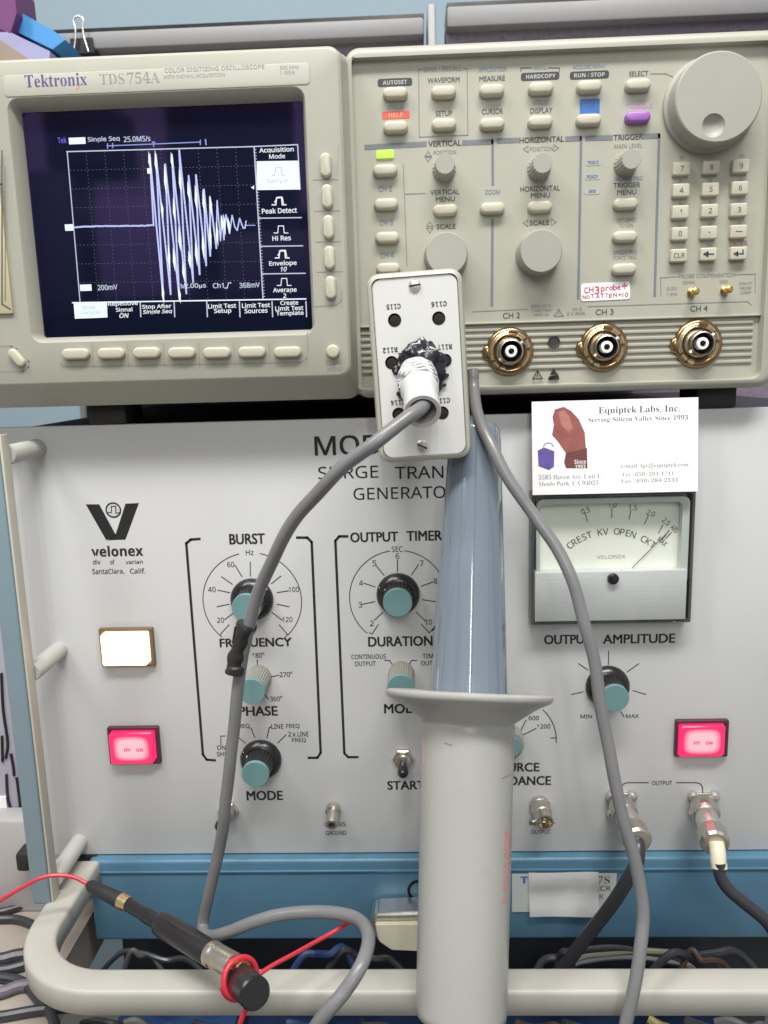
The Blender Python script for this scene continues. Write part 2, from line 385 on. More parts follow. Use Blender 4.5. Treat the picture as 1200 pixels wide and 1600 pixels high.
# chrome framed cream catch
ct = thing('drawer_catch', at(640, 1450, -.018), 'cream drawer catch with a chrome top edge, half hidden behind the upright probe', 'catch')
cb = BM(); a = at(578, 1425, -.02); b_ = at(730, 1484, -.02)
pl = [(a.x, a.z-.004), (a.x+.004, a.z), (b_.x, a.z+.002), (b_.x, b_.z), (a.x+.012, b_.z+.002), (a.x+.003, b_.z+.009)]
loft(cb, [[(x, FY-.0003, z) for x, z in pl], [(x, -.022, z) for x, z in pl]])
bmesh.ops.bevel(cb, geom=cb.edges[:], offset=.0015, segments=2, affect='EDGES'); obj('case', cb, STEEL, ct)
cb = BM(); cx_, cz_ = (a.x+b_.x)/2+.003, (a.z+b_.z)/2; pl = [(a.x+.003, a.z-.0045), (b_.x-.002, a.z-.004), (b_.x-.002, b_.z+.001), (a.x+.0125, b_.z+.003), (a.x+.005, b_.z+.009)]
loft(cb, [[(x, -.0222, z) for x, z in pl], [(x, -.0245, z) for x, z in pl]]); bmesh.ops.bevel(cb, geom=cb.edges[:], offset=.0008, segments=2, affect='EDGES'); obj('insert', cb, CREAMP, ct)
# junk below the drawer
t = thing('storage_bin', (0, .1, -.62), 'blue plastic bin in the dark space below the cart drawer', 'bin')
bn = BM(); box(bn, -.19, -.115, -.055, .0, -.50, -.392, .003); obj('divider', bn, mat('navy_plastic', (.02, .05, .13, 1), .4), t)
obj('body', box(BM(), -.112, .19, -.06, .028, -.56, -.402, .004), mat('blue_plastic', (.005, .016, .05, 1), .5, var=.7, vs=25, dirt=.6), t)

# ================================================================== bench at the left
bench = obj('bench', loft(BM(), [[(x, y, z) for x, y in ((-.95, -.7), (-.170, -.7), (-.176, -.088), (-.214, -.070), (-.214, .3), (-.95, .3))] for z in (-.375, -.345)]), mat('bench_laminate', (.33, .29, .25, 1), .5, var=.35, vs=22, dirt=.5)); props(bench, 'pinkish beige bench top littered with cables at the lower left', 'bench')
brd = thing('side_case', (-.34, .05, -.345), 'pale lilac instrument case with dark squiggly lines standing behind the blue handle bar', 'instrument case')
obj('panel', box(BM(), -.55, -.2365, .030, .12, -.345, -.06, .002), mat('lilac_paint', (.40, .385, .46, 1), .5, var=.08, vs=12), brd)
wb = BM()
for pts in ([(2, 1052), (5, 1110), (12, 1160), (9, 1185)], [(17, 1178), (21, 1200), (22, 1212)], [(10, 1210), (12, 1245), (18, 1270), (24, 1304)], [(3, 1150), (4, 1190)], [(26, 1215), (31, 1255), (33, 1290)]):
    tube(wb, catmull([at(x, y, .0293) for x, y in pts], 4), .0009, 6)
obj('line_pattern', wb, INKB, brd)
obj('label', box(BM(), at(-20, 1250, .029).x, at(10, 1250, .029).x, .0285, .031, at(5, 1335, .029).z, at(5, 1245, .029).z), PAPER, brd)
for lst, r, lab in (
    ([(-60, 1432), (0, 1425), (35, 1416), (70, 1412)], .0024, 'thin dark cable highest up on the beige bench at left edge'),
    ([(-60, 1440), (0, 1436), (30, 1437), (60, 1448)], .0026, 'dark cable just below the highest cable on the bench'),
    ([(-60, 1506), (0, 1500), (25, 1494), (60, 1490)], .0042, 'thick dark cable on the bench left of the handle corner'),
    ([(-60, 1518), (0, 1516), (30, 1510), (60, 1500)], .0030, 'dark cable running right under the thick bench cable'),
    ([(-50, 1524), (0, 1527), (35, 1535), (60, 1562), (82, 1590), (92, 1640)], .0028, 'dark cable curving down to the bottom edge on the bench'),
    ([(-50, 1560), (0, 1551), (30, 1541), (60, 1538)], .0034, 'greyish purple cable crossing the bench beside the curving one'),
    ([(-50, 1592), (0, 1588), (60, 1578), (118, 1574)], .0028, 'lowest dark cable on the bench ending under the handle corner')):
    bm = BM(); tube(bm, catmull([atz(x, y, -.3435+r*.6) for x, y in lst], 8), r, 10); c = obj('bench_cable', bm, DKCABLE if 'purple' not in lab else mat('dull_purple_cable', (.13, .11, .14, 1), .5)); props(c, lab, 'cable', 'loose cables on the bench')
for i, (pts, r, m_, lab) in enumerate((
    ([(855, 1550), (880, 1492), (910, 1484), (960, 1480), (1010, 1488), (1060, 1500), (1085, 1550)], .0016, DKCABLE, 'thin dark wire under the drawer right of the probe'),
    ([(875, 1550), (900, 1500), (950, 1490), (1000, 1486), (1060, 1490), (1120, 1502), (1140, 1550)], .0018, mat('olive_cable', (.16, .17, .12, 1), .5), 'olive grey wire looping in the gap under the drawer'),
    ([(865, 1550), (890, 1510), (930, 1498), (985, 1494), (1040, 1500), (1080, 1512), (1100, 1550)], .0020, CABLE, 'grey wire lying lowest in the gap under the drawer'))):
    bm = BM(); tube(bm, catmull([at(x, y, -.02) for x, y in pts], 8), r, 8); props(obj('wire', bm, m_), lab, 'wire', 'wires under the drawer')

CLM = (DKCABLE, mat('dull_grey_wire', (.08, .08, .08, 1), .5), mat('blue_wire', (.012, .03, .10, 1), .5), mat('yellowish_wire', (.20, .18, .05, 1), .5), mat('brown_wire', (.05, .03, .02, 1), .5))
rnd = random.Random(4)
CLN = ('dark wire', 'grey wire', 'navy wire', 'yellow wire', 'brown wire')
bits = ((150, 1490, 330, 1500, 0, 'wire'), (190, 1478, 260, 1508, 1, 'wire'), (450, 1500, 560, 1478, 2, 'wire'), (505, 1482, 640, 1512, 0, 'wire'), (830, 1505, 900, 1488, 0, 'wire'), (1010, 1496, 1190, 1488, 0, 'wire'), (1060, 1486, 1150, 1512, 4, 'wire'))
where = ('lying under the left end of the drawer', 'crossing under the adapter in the gap', 'in the gap inside the cable loop', 'in the gap left of the probe foot', 'in the gap just right of the probe', 'in the gap at far right under the drawer', 'sloping down in the gap at far right')
for (x0, y0, x1, y1, m_, nm), wh in zip(bits, where):
    P_ = [at(x0+(x1-x0)*t/5, y0+(y1-y0)*t/5+rnd.uniform(-5, 5), -.028-.01*rnd.random()) for t in range(6)]
    P_[0] = at(x0-(x1-x0)*.1, 1550, -.035); P_[-1] = at(x1+(x1-x0)*.1, 1550, -.035)
    bm = BM(); tube(bm, catmull(P_, 6), .0015+.0008*rnd.random(), 8); props(obj('wire', bm, CLM[m_]), CLN[m_]+' '+wh, 'wire', 'wires under the drawer')
UW = ((135, 250, 0, 'dark wire below the left corner of the cream handle'), (190, 330, 1, 'grey wire under the handle left of the hanging red wire'), (300, 440, 0, 'dark wire under the handle below the stubby black plug'), (440, 590, 2, 'navy wire under the handle beside the looping grey cable'),
      (560, 650, 0, 'dark wire under the handle just left of the probe foot'), (815, 930, 4, 'brown wire under the handle just right of the probe foot'), (880, 1010, 0, 'dark wire under the handle left of the hanging grey cable'), (1010, 1090, 3, 'yellow wire under the handle right of the hanging grey cable'),
      (1080, 1190, 0, 'dark wire under the handle near the bottom right corner'), (1120, 1240, 1, 'grey wire at the bottom right corner under the handle'))
for x0, x1, m_, lab in UW:
    P_ = [at(x0+(x1-x0)*t/5+rnd.uniform(-8, 8), 1594+40*t/5*rnd.uniform(.4, 1.1)+rnd.uniform(-3, 6), -.062-.012*rnd.random()) for t in range(6)]
    bm = BM(); tube(bm, catmull(P_, 6), .0016+.001*rnd.random(), 8); props(obj('wire', bm, CLM[m_]), lab, 'wire', 'tangled wires under the handle')

# ================================================================== background
def ext(name, pts, Y, dep, m, parent=None, k=1):
    bm = BM(); q = [at(x, y, Y) for x, y in pts]; loft(bm, [[(v.x, Y+dep, v.z) for v in q], [(v.x, Y, v.z) for v in q]]); return obj(name, bm, m, parent, smooth=0)
BY = .25
def partition(x0, x1, topy, rail, label, lp):
    a, b = at(x0, topy[0], BY), at(x1, topy[1], BY); z = (a.z+b.z)/2; k = ppm(x0, 50, BY)
    t = thing('cubicle_partition', ((a.x+b.x)/2, BY, -1.2), label, 'partition')
    obj('top_rail', box(BM(), a.x, b.x, BY-.012, BY+.04, z-rail*k, z, .002), RAIL, t)
    obj('rail_trim', box(BM(), a.x, b.x, BY-.010, BY+.03, z+.0002, z+.0028), BLACKP, t)
    obj('fabric_panel', box(BM(), a.x, b.x, BY, BY+.03, -1.19, z-rail*k), FABRIC, t)
    obj('post', box(BM(), lp, lp+13*k, BY-.016, BY+.045, -1.2, z+.001, .002), mat('post_grey', (.26, .265, .275, 1), .45), t)
    return t
partition(88, 662, (62, 34), 25, 'lower cubicle partition with grey rail behind the screen half of the instrument', at(82, 80, BY).x)
partition(697, 1330, (18, -8), 30, 'taller cubicle partition with purple fabric showing behind the knob side', at(668, 80, BY).x)
clip = thing('binder_clip', at(122, 78, BY-.01), 'black binder clip with wire loops gripping the partition rail', 'binder clip')
a = at(104, 79, BY-.02); b_ = at(141, 55, BY-.02); bm = BM(); mx_ = (a.x+b_.x)/2
loft(bm, [[(a.x, BY-.0135, a.z), (b_.x, BY-.0135, a.z), (b_.x, BY+.042, a.z), (a.x, BY+.042, a.z)], [(a.x+.001, BY-.0130, b_.z+.001), (b_.x-.001, BY-.0130, b_.z+.001), (b_.x-.001, BY+.035, b_.z+.003), (a.x+.001, BY+.035, b_.z+.003)]])
obj('body', bm, BLACKP, clip)
for dy in (0, .05):
    bm = BM(); tube(bm, catmull([Vector((mx_+dx, BY-.016+dy, z)) for dx, z in ((-.006, a.z), (-.0035, b_.z), (-.003, b_.z+.008), (-.004, b_.z+.013), (0, b_.z+.0155), (.004, b_.z+.013), (.003, b_.z+.008), (.0035, b_.z), (.006, a.z))], 5), .0007, 8); obj('wire_loop', bm, STEEL, clip)
for pts, col, nm, lab, yy in (
    ([(-60, -40), (20, -30), (26, 20), (16, 52), (-60, 20)], (.12, .025, .12, 1), 'folder', 'magenta and purple folder at the very top left corner', .20),
    ([(-60, -60), (0, -20), (14, -8), (27, 22), (-10, 6)], (.16, .10, .45, 1), 'folder', 'violet folder edge beside the magenta folder', .215),
    ([(22, 14), (84, 48), (102, 62), (82, 77), (15, 44)], (.04, .22, .48, 1), 'book', 'bright blue book leaning behind the display corner', .21),
    ([(15, 50), (78, 80), (76, 110), (20, 100), (-20, 60), (0, 50)], (.26, .26, .42, 1), 'notebook', 'pale lavender notebook under the bright blue book', .20),
    ([(-40, 60), (0, 62), (45, 92), (60, 120), (-40, 120)], (.25, .19, .15, 1), 'book', 'brown book at left edge under the lavender notebook', .19)):
    o = ext(nm, pts, yy, .035, mat('cover_'+nm, col, .5, var=.15)); props(o, lab, 'book' if nm == 'book' else nm)
o = thing('rear_shelving', (-.7, -1.55, -1.2), 'dark shelving with binders seen only as reflections in the screen glass', 'shelving')
rb = BM(); box(rb, -1.5, .35, -1.62, -1.58, -1.2, .36); box(rb, -1.5, .35, -1.62, -1.3, .12, .15); box(rb, -1.5, -1.46, -1.6, -1.3, -1.2, 1.1); box(rb, -1.5, -.9, -1.6, -1.56, .5, 1.0); box(rb, -.55, -.25, -1.6, -1.56, .3, .62); box(rb, -1.0, -.96, -1.6, -1.3, -1.2, .9)
obj('frame', rb, mat('shelf_dark', (.05, .05, .06, 1), .5), o)
for x0, x1, z0, z1, c in ((-1.35, -1.12, .15, .50, .30), (-.92, -.70, .15, .42, .12), (-.66, -.47, .15, .36, .5), (-.40, -.10, .15, .28, .2), (-1.4, -1.05, -.2, .08, .4), (-.85, -.55, -.25, .05, .22), (-.4, .0, -.25, .02, .5), (-.75,-.6,.42,.55,.06)):
    obj('binder', box(BM(), x0, x1, -1.5, -1.35, z0, z1, .01), mat('binder_cover', (c, c, c*1.05, 1), .6), o)

# ================================================================== surge generator
gen = thing('surge_generator', (0, .2, -.2962), 'wide pale grey surge generator with teal knobs, printed scales and three lit lamps', 'surge generator')
obj('case', box(BM(), -.228, .246, .0045, .45, -.2962, -.0305, .003), CASE, gen)
obj('front_panel', box(BM(), -.2345, .252, 0, .004, -.2962, -.0292, .0008), PANEL, gen)
GY = -.00012
k = Ink(GY)
for w_, x0, x1, y, h in (('BURST', 358, 414, 842, 17), ('OUTPUT', 547, 622, 839, 16), ('TIMER', 635, 691, 837, 16), ('FREQUENCY', 343, 456, 1005, 17), ('DURATION', 575, 676, 1002, 16.5),
    ('PHASE', 373, 434, 1111, 16), ('MODE', 385, 442, 1243, 16), ('MODE', 600, 660, 1107, 16), ('START', 605, 664, 1227, 15), ('SOURCE', 768, 843, 1199, 15), ('IMPEDANCE', 756, 861, 1220, 15.5), ('OUTPUT', 850, 925, 999, 15.5), ('AMPLITUDE', 942, 1055, 998, 15.5)):
    k.text(w_, (x0+x1)/2, y, x1-x0, h, 'g', .034)
k.text('MODEL', 568, 695, 154, 31, 'sans', .022)
for w_, x0, x1, y, h in (('SURGE', 497, 591, 738, 19.5), ('TRANSIENT', 617, 780, 737, 19.5), ('GENERATOR', 552, 715, 770, 19)): k.text(w_, (x0+x1)/2, y, x1-x0, h, 'sans', .003)
for w_, x0, x1, y, h in (('CONTINUOUS', 549, 603, 1026, 7.5), ('OUTPUT', 554, 587, 1037, 7.5), ('TIMED', 660, 690, 1025, 7.5), ('OUTPUT', 658, 692, 1036, 7.5), ('180', 394, 409, 1024, 8), ('270', 437, 453, 1054, 8), ('360', 422, 437, 1092, 8),
    ('FREQ', 368, 390, 1135, 8), ('LINE', 424, 443, 1135, 8), ('FREQ', 447, 468, 1135, 8), ('2', 450, 455, 1147, 8), ('x', 457, 462, 1148, 6), ('LINE', 465, 482, 1147, 8), ('FREQ', 456, 478, 1157, 7.5), ('ONE', 339, 358, 1168, 7.5), ('SHOT', 339, 362, 1178, 7.5),
    ('CHASSIS', 507, 540, 1288, 7.5), ('GROUND', 509, 541, 1301.5, 7.5), ('MONITOR', 827, 861, 1286, 7.5), ('OUTPUT', 830, 860, 1300, 7.5), ('OUTPUT', 1019, 1050, 1223.5, 7.5), ('MIN', 907, 925, 1119.5, 6.5), ('MAX', 978, 998, 1119, 6.5),
    ('600', 826, 842, 1122, 7), ('1200', 839, 860, 1135, 7.5), ('20', 339, 350, 969, 8.5), ('40', 325, 337, 921, 8.5), ('60', 355, 366, 882, 8.5), ('100', 451, 467, 921, 8.5), ('120', 441, 457, 968, 8.5), ('Hz', 384, 396, 863, 8.5), ('SEC', 612, 629, 858, 9),
    ('6', 618, 624, 869, 9), ('5', 582, 588, 880, 9), ('4', 561, 567, 911, 9), ('3', 560, 566, 945, 9), ('2', 578, 584, 974, 9), ('7', 656, 662, 880, 9), ('8', 678, 683, 908, 9), ('10', 664, 675, 972, 9)):
    k.text(w_, (x0+x1)/2, y, x1-x0, h, 'sans', .012 if h < 8.2 else .004)
for x, y in ((411, 1021), (455, 1051), (439, 1089)): k.arc(x, y, 1.5, 0, 360, .8, 10)
k.arc(394, 939, 77, -47, 78, 1.3); k.arc(394, 939, 77, 102, 229, 1.3); k.line([(345, 992), (345, 990), (358, 976)], 1.3); k.line([(446, 995), (449, 991), (436, 976)], 1.3)
k.arc(622, 934, 76, -47, 82, 1.3); k.arc(622, 934, 76, 98, 229, 1.3); k.line([(577, 988), (581, 991), (591, 976)], 1.3); k.line([(680, 978), (671, 989), (658, 975)], 1.3)
for a, b in (((351, 968), (366, 957)), ((339, 948), (358, 944)), ((340, 922), (359, 926)), ((346, 901), (363, 913)), ((367, 883), (378, 901)), ((391, 878), (391, 900)), ((439, 900), (424, 912)), ((451, 923), (433, 926)), ((452, 948), (433, 944)), ((441, 969), (425, 957)),
    ((621, 875), (621, 893)), ((588, 884), (600, 899)), ((568, 911), (586, 917)), ((567, 944), (586, 940)), ((585, 969), (598, 957)), ((654, 882), (643, 898)), ((677, 909), (658, 916)), ((680, 940), (660, 937)), ((664, 970), (650, 956)),
    ((402, 1031), (402, 1045)), ((436, 1055), (421, 1058)), ((413, 1085), (420, 1093)), ((392, 1137), (398, 1152)), ((447, 1148), (434, 1161)), ((369, 1149), (383, 1161)),
    ((951, 1017), (951, 1038)), ((904, 1037), (919, 1047)), ((998, 1037), (980, 1050)), ((893, 1085), (911, 1081)), ((1009, 1085), (989, 1079)), ((970, 1112), (975, 1120)), ((813, 1143), (822, 1125)), ((816, 1149), (838, 1138))): k.line([a, b], 1.4)
k.line([(424, 1136), (421, 1136), (417, 1153)], 1.4); k.line([(601, 1032), (609, 1032), (615, 1042)], 1.4); k.line([(651, 1032), (643, 1032), (637, 1042)], 1.4)
k.arc(798, 1157, 71, -4, 46, 1.4); k.line([(869, 1153), (860, 1153)], 1.4); k.line([(352, 1150), (345, 1150), (345, 1164)], 1.2)
for pts in ([(312, 842), (298, 843), (291, 849), (317, 1179), (323, 1187), (336, 1188)], [(464, 840), (480, 840), (487, 847), (501, 1176), (496, 1184), (482, 1184)], [(543, 838), (530, 838), (524, 845), (538, 1177), (544, 1183), (559, 1183)]): k.line(pts, 4)
k.line([(971, 1245), (971, 1230), (974, 1225), (980, 1223), (1013, 1223)], 1.5); k.line([(1057, 1223), (1088, 1223), (1095, 1225), (1098, 1231), (1098, 1248)], 1.5)
# maker's mark
P2 = lambda x, y: (at(x, y, GY).x, at(x, y, GY).z)
k.poly([P2(134, 788), P2(155, 788), P2(181, 836), P2(166, 844)][::1]); k.poly([P2(181, 834), P2(196, 787), P2(217, 786), P2(196, 843), P2(168, 844)])
k.arc(177, 797, 11.5, 0, 360, 1.6); k.line([(169, 801), (174, 801), (174, 792), (181, 791), (181, 802), (186, 801)], 1.4)
k.text('velonex', 183, 861, 81, 17, 'bold', .01)
for w_, x0, x1, y, h in (('div', 145, 157, 878, 8), ('of', 172, 179, 878, 8), ('varian', 196, 223, 878, 6.5), ('Santa', 144, 168, 893, 8.5), ('Clara,', 169, 194, 893, 9), ('Calif.', 203, 227, 892, 8.5)): k.text(w_, (x0+x1)/2, y, x1-x0, h, 'sans', .012)
k.done('panel_lettering', INKB, gen)
# clear disc under maker's pulse mark so the ring reads on the V
k = Ink(GY-.00003); k.poly([(at(177, 797, GY).x+math.cos(t*PI/12)*.0035, at(177, 797, GY).z+math.sin(t*PI/12)*.0035) for t in range(24)]); k.done('emblem_disc', PANEL, gen)
k = Ink(GY-.00006); k.arc(177, 797, 11, 0, 360, 1.6); k.line([(168, 801), (174, 801), (174, 791.5), (181, 791), (181, 802), (186, 801)], 1.5); k.done('emblem_pulse', INKB, gen)

def knob(px, py, cap, hgt, skirt=None, barrel=None, capr=None, lab=None, dot=None):
    """px,py = centre of the base in the photograph"""
    c = at(px, py, 0); org = (c.x, 0, c.z)
    if skirt:
        sk = obj('control_knob', lathe(BM(), [(skirt, 0), (skirt, .0016), (skirt*.93, .0034), (skirt*.80, .0046), (skirt*.72, .0052)], org, seg=48), BLACKP, gen, origin=org)
        if lab: sk['label'] = lab
        obj('barrel', lathe(BM(), [(barrel*1.12, .0050), (barrel*1.06, .0075), (barrel, .009), (barrel*.95, hgt-.0015)], org, seg=96, flute=24, fd=.07), BLACKP, sk)
        obj('cap', lathe(BM(), [(capr, hgt-.0022), (capr, hgt-.0004), (capr*.965, hgt)], org, seg=48), TEAL, sk)
        if dot is not None:
            a = math.radians(dot); q = Ink(-.0058); u = Vector((math.cos(a), math.sin(a))); n = Vector((-u.y, u.x))
            for y0, y1, r0, r1 in ((0, 0, skirt*.66, skirt*.98),):
                bmq = BM(); A = [Vector((c.x, c.z))+u*r0+n*.0011, Vector((c.x, c.z))+u*r0-n*.0011, Vector((c.x, c.z))+u*r1]
                bmq.faces.new([bmq.verts.new((A[0].x, -.0056, A[0].y)), bmq.verts.new((A[1].x, -.0056, A[1].y)), bmq.verts.new((A[2].x, -.0030, A[2].y))]); obj('pointer_mark', bmq, INKW, sk, smooth=0)
    else:
        sk = obj('control_knob', lathe(BM(), [(barrel*1.08, 0), (barrel*1.05, .003), (barrel, .005), (barrel*.97, hgt-.0015)], org, seg=120, flute=30, fd=.06), GREYK, gen, origin=org)
        if lab: sk['label'] = lab
        obj('cap', lathe(BM(), [(capr, hgt-.0022), (capr, hgt-.0004), (capr*.965, hgt)], org, seg=48), TEAL, sk)
    return sk
knob(394, 936, 0, .018, .0125, .0082, .0082, 'large black frequency knob under the grey cable', 35)
knob(622, 928, 0, .018, .0125, .0082, .0082, 'large black duration knob with its pointer at four', 155)
knob(408, 1186, 0, .019, .0125, .0080, .0080, 'large black mode knob under the phase knob', 148)
knob(949, 1072, 0, .018, .0127, .0080, .0080, 'large black output amplitude knob under the meter')
knob(404, 1058, 0, .022, None, .0073, .0077, 'small grey phase knob')
knob(627, 1052, 0, .022, None, .0073, .0077, 'small grey mode knob above the probe flange')
knob(793, 1153, 0, .012, None, .0088, .0066, 'grey source impedance knob mostly behind the probe')
# lamps
def lamp(px, py, w, h, lm, fm, lab, cut=True, legend=True):
    c = at(px, py, -.004); kk = ppm(px, py, -.004); W_, H_ = w*kk, h*kk
    fr_ = obj('indicator_lamp', frame(BM(), c.x, c.z, W_, H_, .0008, c.x-.0003, c.z, W_-.0035, H_-.0035, .0004, 0, -.0028, .0004), fm, gen); fr_['label'] = lab
    bm = BM(); b = .0016; x0, x1, z0, z1 = c.x-W_/2+.0016, c.x+W_/2-.0030, c.z-H_/2+.0014, c.z+H_/2-.0024
    pl = [(x0+b, z1), (x1-.0006, z1), (x1, z1-.0006), (x1, z0+b), (x1-b, z0), (x0+.0006, z0), (x0, z0+.0006), (x0, z1-b)]
    loft(bm, [[(x, -.0005, z) for x, z in pl], [(x, -.0048, z) for x, z in pl], [((x-c.x)*.96+c.x, -.0054, (z-c.z)*.95+c.z) for x, z in pl]]); ln = obj('lens', bm, lm, fr_)
    if legend:
        q = Ink(-.0056); q.text('HV', px-9, py+5, 10, 6, 'bold', .03); q.text('ON', px+10, py+5, 11, 6, 'bold', .03); q.done('legend', mat('lamp_legend', (.3, .02, .04, 1), .5, var=0, emis=(.75, .08, .15, 1), es=.8), ln)
lamp(197, 1013, 84, 62, LENSW, mat('lamp_bezel_brown', (.15, .10, .06, 1), .5), 'white lit lamp below the maker logo', legend=False)
lamp(208, 1167, 80, 61, LENSR, mat('lamp_bezel_maroon', (.07, .02, .035, 1), .4), 'red lit lamp at left, low on the panel')
lamp(1098, 1156, 83, 62, LENSR, bpy.data.materials['lamp_bezel_maroon'], 'red lit lamp at right')
# switches and jacks
def hexnut(px, py, r, lab, tip):
    c = at(px, py, 0); n = obj('toggle_switch', lathe(BM(), [(r, 0), (r, .0022), (r*.9, .0028)], (c.x, 0, c.z), seg=6), NICKEL, gen, smooth=0); n['label'] = lab
    obj('collar', lathe(BM(), [(r*.72, .0025), (r*.7, .006), (r*.55, .0066)], (c.x, 0, c.z), seg=24), NICKEL, n)
    obj('lever', lathe(BM(), [(.0017, .004), (.0026, .010), (.0032, .014), (.0030, .0165), (.0018, .018)], (c.x, 0, c.z), ax=(tip[0], -1, tip[1]), seg=20), BLACKP, n)
hexnut(630, 1184, .0066, 'toggle switch marked start', (.0, -.10)); hexnut(357, 1266, .0064, 'toggle switch behind the grey cable', (-.12, -.08))
c = at(521, 1264, 0); gj = obj('ground_jack', lathe(BM(), [(.0048, 0), (.0048, .003), (.0034, .004), (.0036, .012), (.0032, .0135), (.0018, .0135), (.0016, .009)], (c.x, 0, c.z), ax=(0, -1, -.2), seg=28), NICKEL, gen)
c = at(843, 1258, 0); mj = obj('monitor_jack', lathe(BM(), [(.0062, 0), (.0062, .002), (.0058, .0024), (.0056, .009), (.0052, .0095), (.0050, .016), (.0040, .016), (.0040, .010)], (c.x, 0, c.z), ax=(.05, -1, -.12), seg=36), NICKEL, gen)
obj('pin', lathe(BM(), [(.0018, .009), (.0016, .014), (.0008, .0145)], (c.x, 0, c.z), ax=(.05, -1, -.12), seg=16), BRASS, mj)
e1 = mj; eb = BM()
for s in (-1, 1): lathe(eb, [(.0011, .0048), (.0011, .0070)], (c.x+.0007, -.012, c.z-.0015), ax=(s, 0, -.35), seg=12)
obj('bayonet_lug', eb, NICKEL, mj)
def outflange(px, py, lab, pts):
    c = at(px, py, 0); f = obj('output_connector', plate(BM(), c.x, c.z, .0150, .0150, .002, 0, -.0014, .0004), NICKEL, gen); f['label'] = lab
    for sx, sz in pts: obj('screw', lathe(BM(), [(.0030, .0010), (.0031, .0026), (.0022, .0042), (.0008, .0047)], (c.x+sx, 0, c.z+sz), seg=20), STEEL, f)
    obj('shell', lathe(BM(), [(.0062, 0), (.0062, .012), (.0055, .013)], (c.x, 0, c.z), seg=32), NICKEL, f)
outflange(970, 1256, 'output connector under the grey cable', ((-.0062, .0060), (.0062, .0060), (-.0058, -.0052)))
outflange(1098, 1256, 'output connector near the right red lamp', ((-.0062, .0060), (.0062, .0060), (-.0060, -.0048)))
# meter
mc0, mc1 = at(832, 772, -.010), at(1086, 975, -.010); mx0, mx1, mz1, mz0 = .0652, .1545, -.0722, -.1478; mcx, mcz, mw, mh = (mx0+mx1)/2, (mz0+mz1)/2, mx1-mx0, mz1-mz0
met = obj('panel_meter', frame(BM(), mcx, mcz, mw, mh, .0012, mcx, mcz, mw-.0032, mh-.0036, .001, 0, -.0105, .0006, yin=-.0018), mat('meter_frame', (.07, .072, .075, 1), .25, var=.1), gen)
zsp = at(950, 892, -.011).z
obj('face', box(BM(), mx0+.003, mx1-.003, -.0042, -.002, zsp-.001, mz1-.003), METERF, met)
obj('grey_rim', frame(BM(), mcx, (zsp-.010+mz1)/2-.0016, mw-.0052, mz1-zsp+.006, .004, mcx-.0010, (zsp-.010+mz1)/2-.0020, mw-.0115, mz1-zsp+.0008, .003, -.0045, -.0100, .0006, thru=True), mat('clear_rim', (.50, .53, .51, 1), .15, var=.02), met)
obj('lower_cover', box(BM(), mx0+.0018, mx1-.0034, -.0118, -.003, mz0+.0022, zsp, .0006), ALU, met)
obj('cover', box(BM(), mx0+.0008, mx1-.0008, -.0132, -.0120, mz0+.0008, mz1-.0008, .0003), ACRYL, met)
px_ = at(958, 904, -.013); zs = obj('zero_screw', lathe(BM(), [(.0030, .0118), (.0030, .0142), (.0022, .0146)], (px_.x, 0, px_.z), seg=24), BLACKP, met)
q = Ink(-.00435)
cxm, cym, = 956, 938
def marc(txt, r, a0, a1, h, sty='sans', off=.004):
    n = len(txt)
    for i, ch in enumerate(txt):
        if ch == ' ': continue
        a = math.radians(a0+(a1-a0)*i/(n-1)); q.text(ch, cxm+r*math.cos(a), cym-r*math.sin(a), None, h, sty, off, a-PI/2)
marc('CREST KV OPEN CKT', 108, 127.5, 53.5, 10.5)
for t_, x, y, w_, r_ in (('0.5', 915, 798, 14, .25), ('1.0', 957, 789, 13, 0), ('1.5', 989, 793, 13, -.15), ('2.0', 1017, 802, 13, -.35), ('2.5', 1041, 815, 13, -.7), ('ABS', 1054, 826, 13, -.75), ('MAX', 1035, 846, 16, -.75)): q.text(t_, x, y, w_, 8.5 if w_ < 18 else 9, 'sans', .006, r_)
for a, b in (((914, 801), (918, 815)), ((956, 794), (956, 809)), ((986, 797), (983, 811)), ((1013, 806), (1007, 819)), ((1036, 820), (1029, 833)), ((1049, 832), (1040, 842)), ((1045, 829), (1035, 843))): q.line([a, b], 1.3)
q.done('scale', INKG, met); q.text('VELONEX', 955, 870, 44, 6, 'sans', -.008); q.done('maker_name', INKLG, met)
q = Ink(-.0052); q.line([(978, 897), (1046, 829)], 1.3); q.done('needle', INKG, met)
# side handle
sh = obj('side_handle', box(BM(), -.222, -.2115, -.0455, -.0365, -.2975, -.030, .0012, 3), BARBL, gen)
obj('handle_edge', box(BM(), -.2113, -.2098, -.0450, -.0370, -.2975, -.030, .0006), mat('bare_reflecting_edge', (.46, .44, .37, 1), .35, var=.1), sh)  # the bar's unpainted side, its reflected light put into the cream colour
for py in (700, 1016, 1316):
    z = at(60, py, 0).z; obj('standoff', lathe(BM(), [(.0052, 0), (.0052, .0355), (.0048, .0363)], (-.2125, 0, z), seg=28), mat('standoff_grey', (.42, .42, .39, 1), .5), sh)
for x in (-.208, .22): obj('foot', box(BM(), x-.008, x+.006, -.001, .02, -.3065, -.2965), BLACKR, gen)
a_, b_ = at(22, 1335, .0), at(47, 1363, .0); obj('foot', box(BM(), a_.x, b_.x, .0, .028, b_.z, a_.z, .002), BLACKR, brd)
obj('base_skirt', box(BM(), -.55, -.232, .012, .03, -.345, -.280, .002), mat('skirt_grey', (.42, .40, .40, 1), .5), brd)
a_, b_ = at(84, 1354, -.002), at(101, 1365, -.002); obj('foot_pad', box(BM(), a_.x, b_.x, -.0025, .02, b_.z-.004, a_.z, .0005), PAPER, gen)

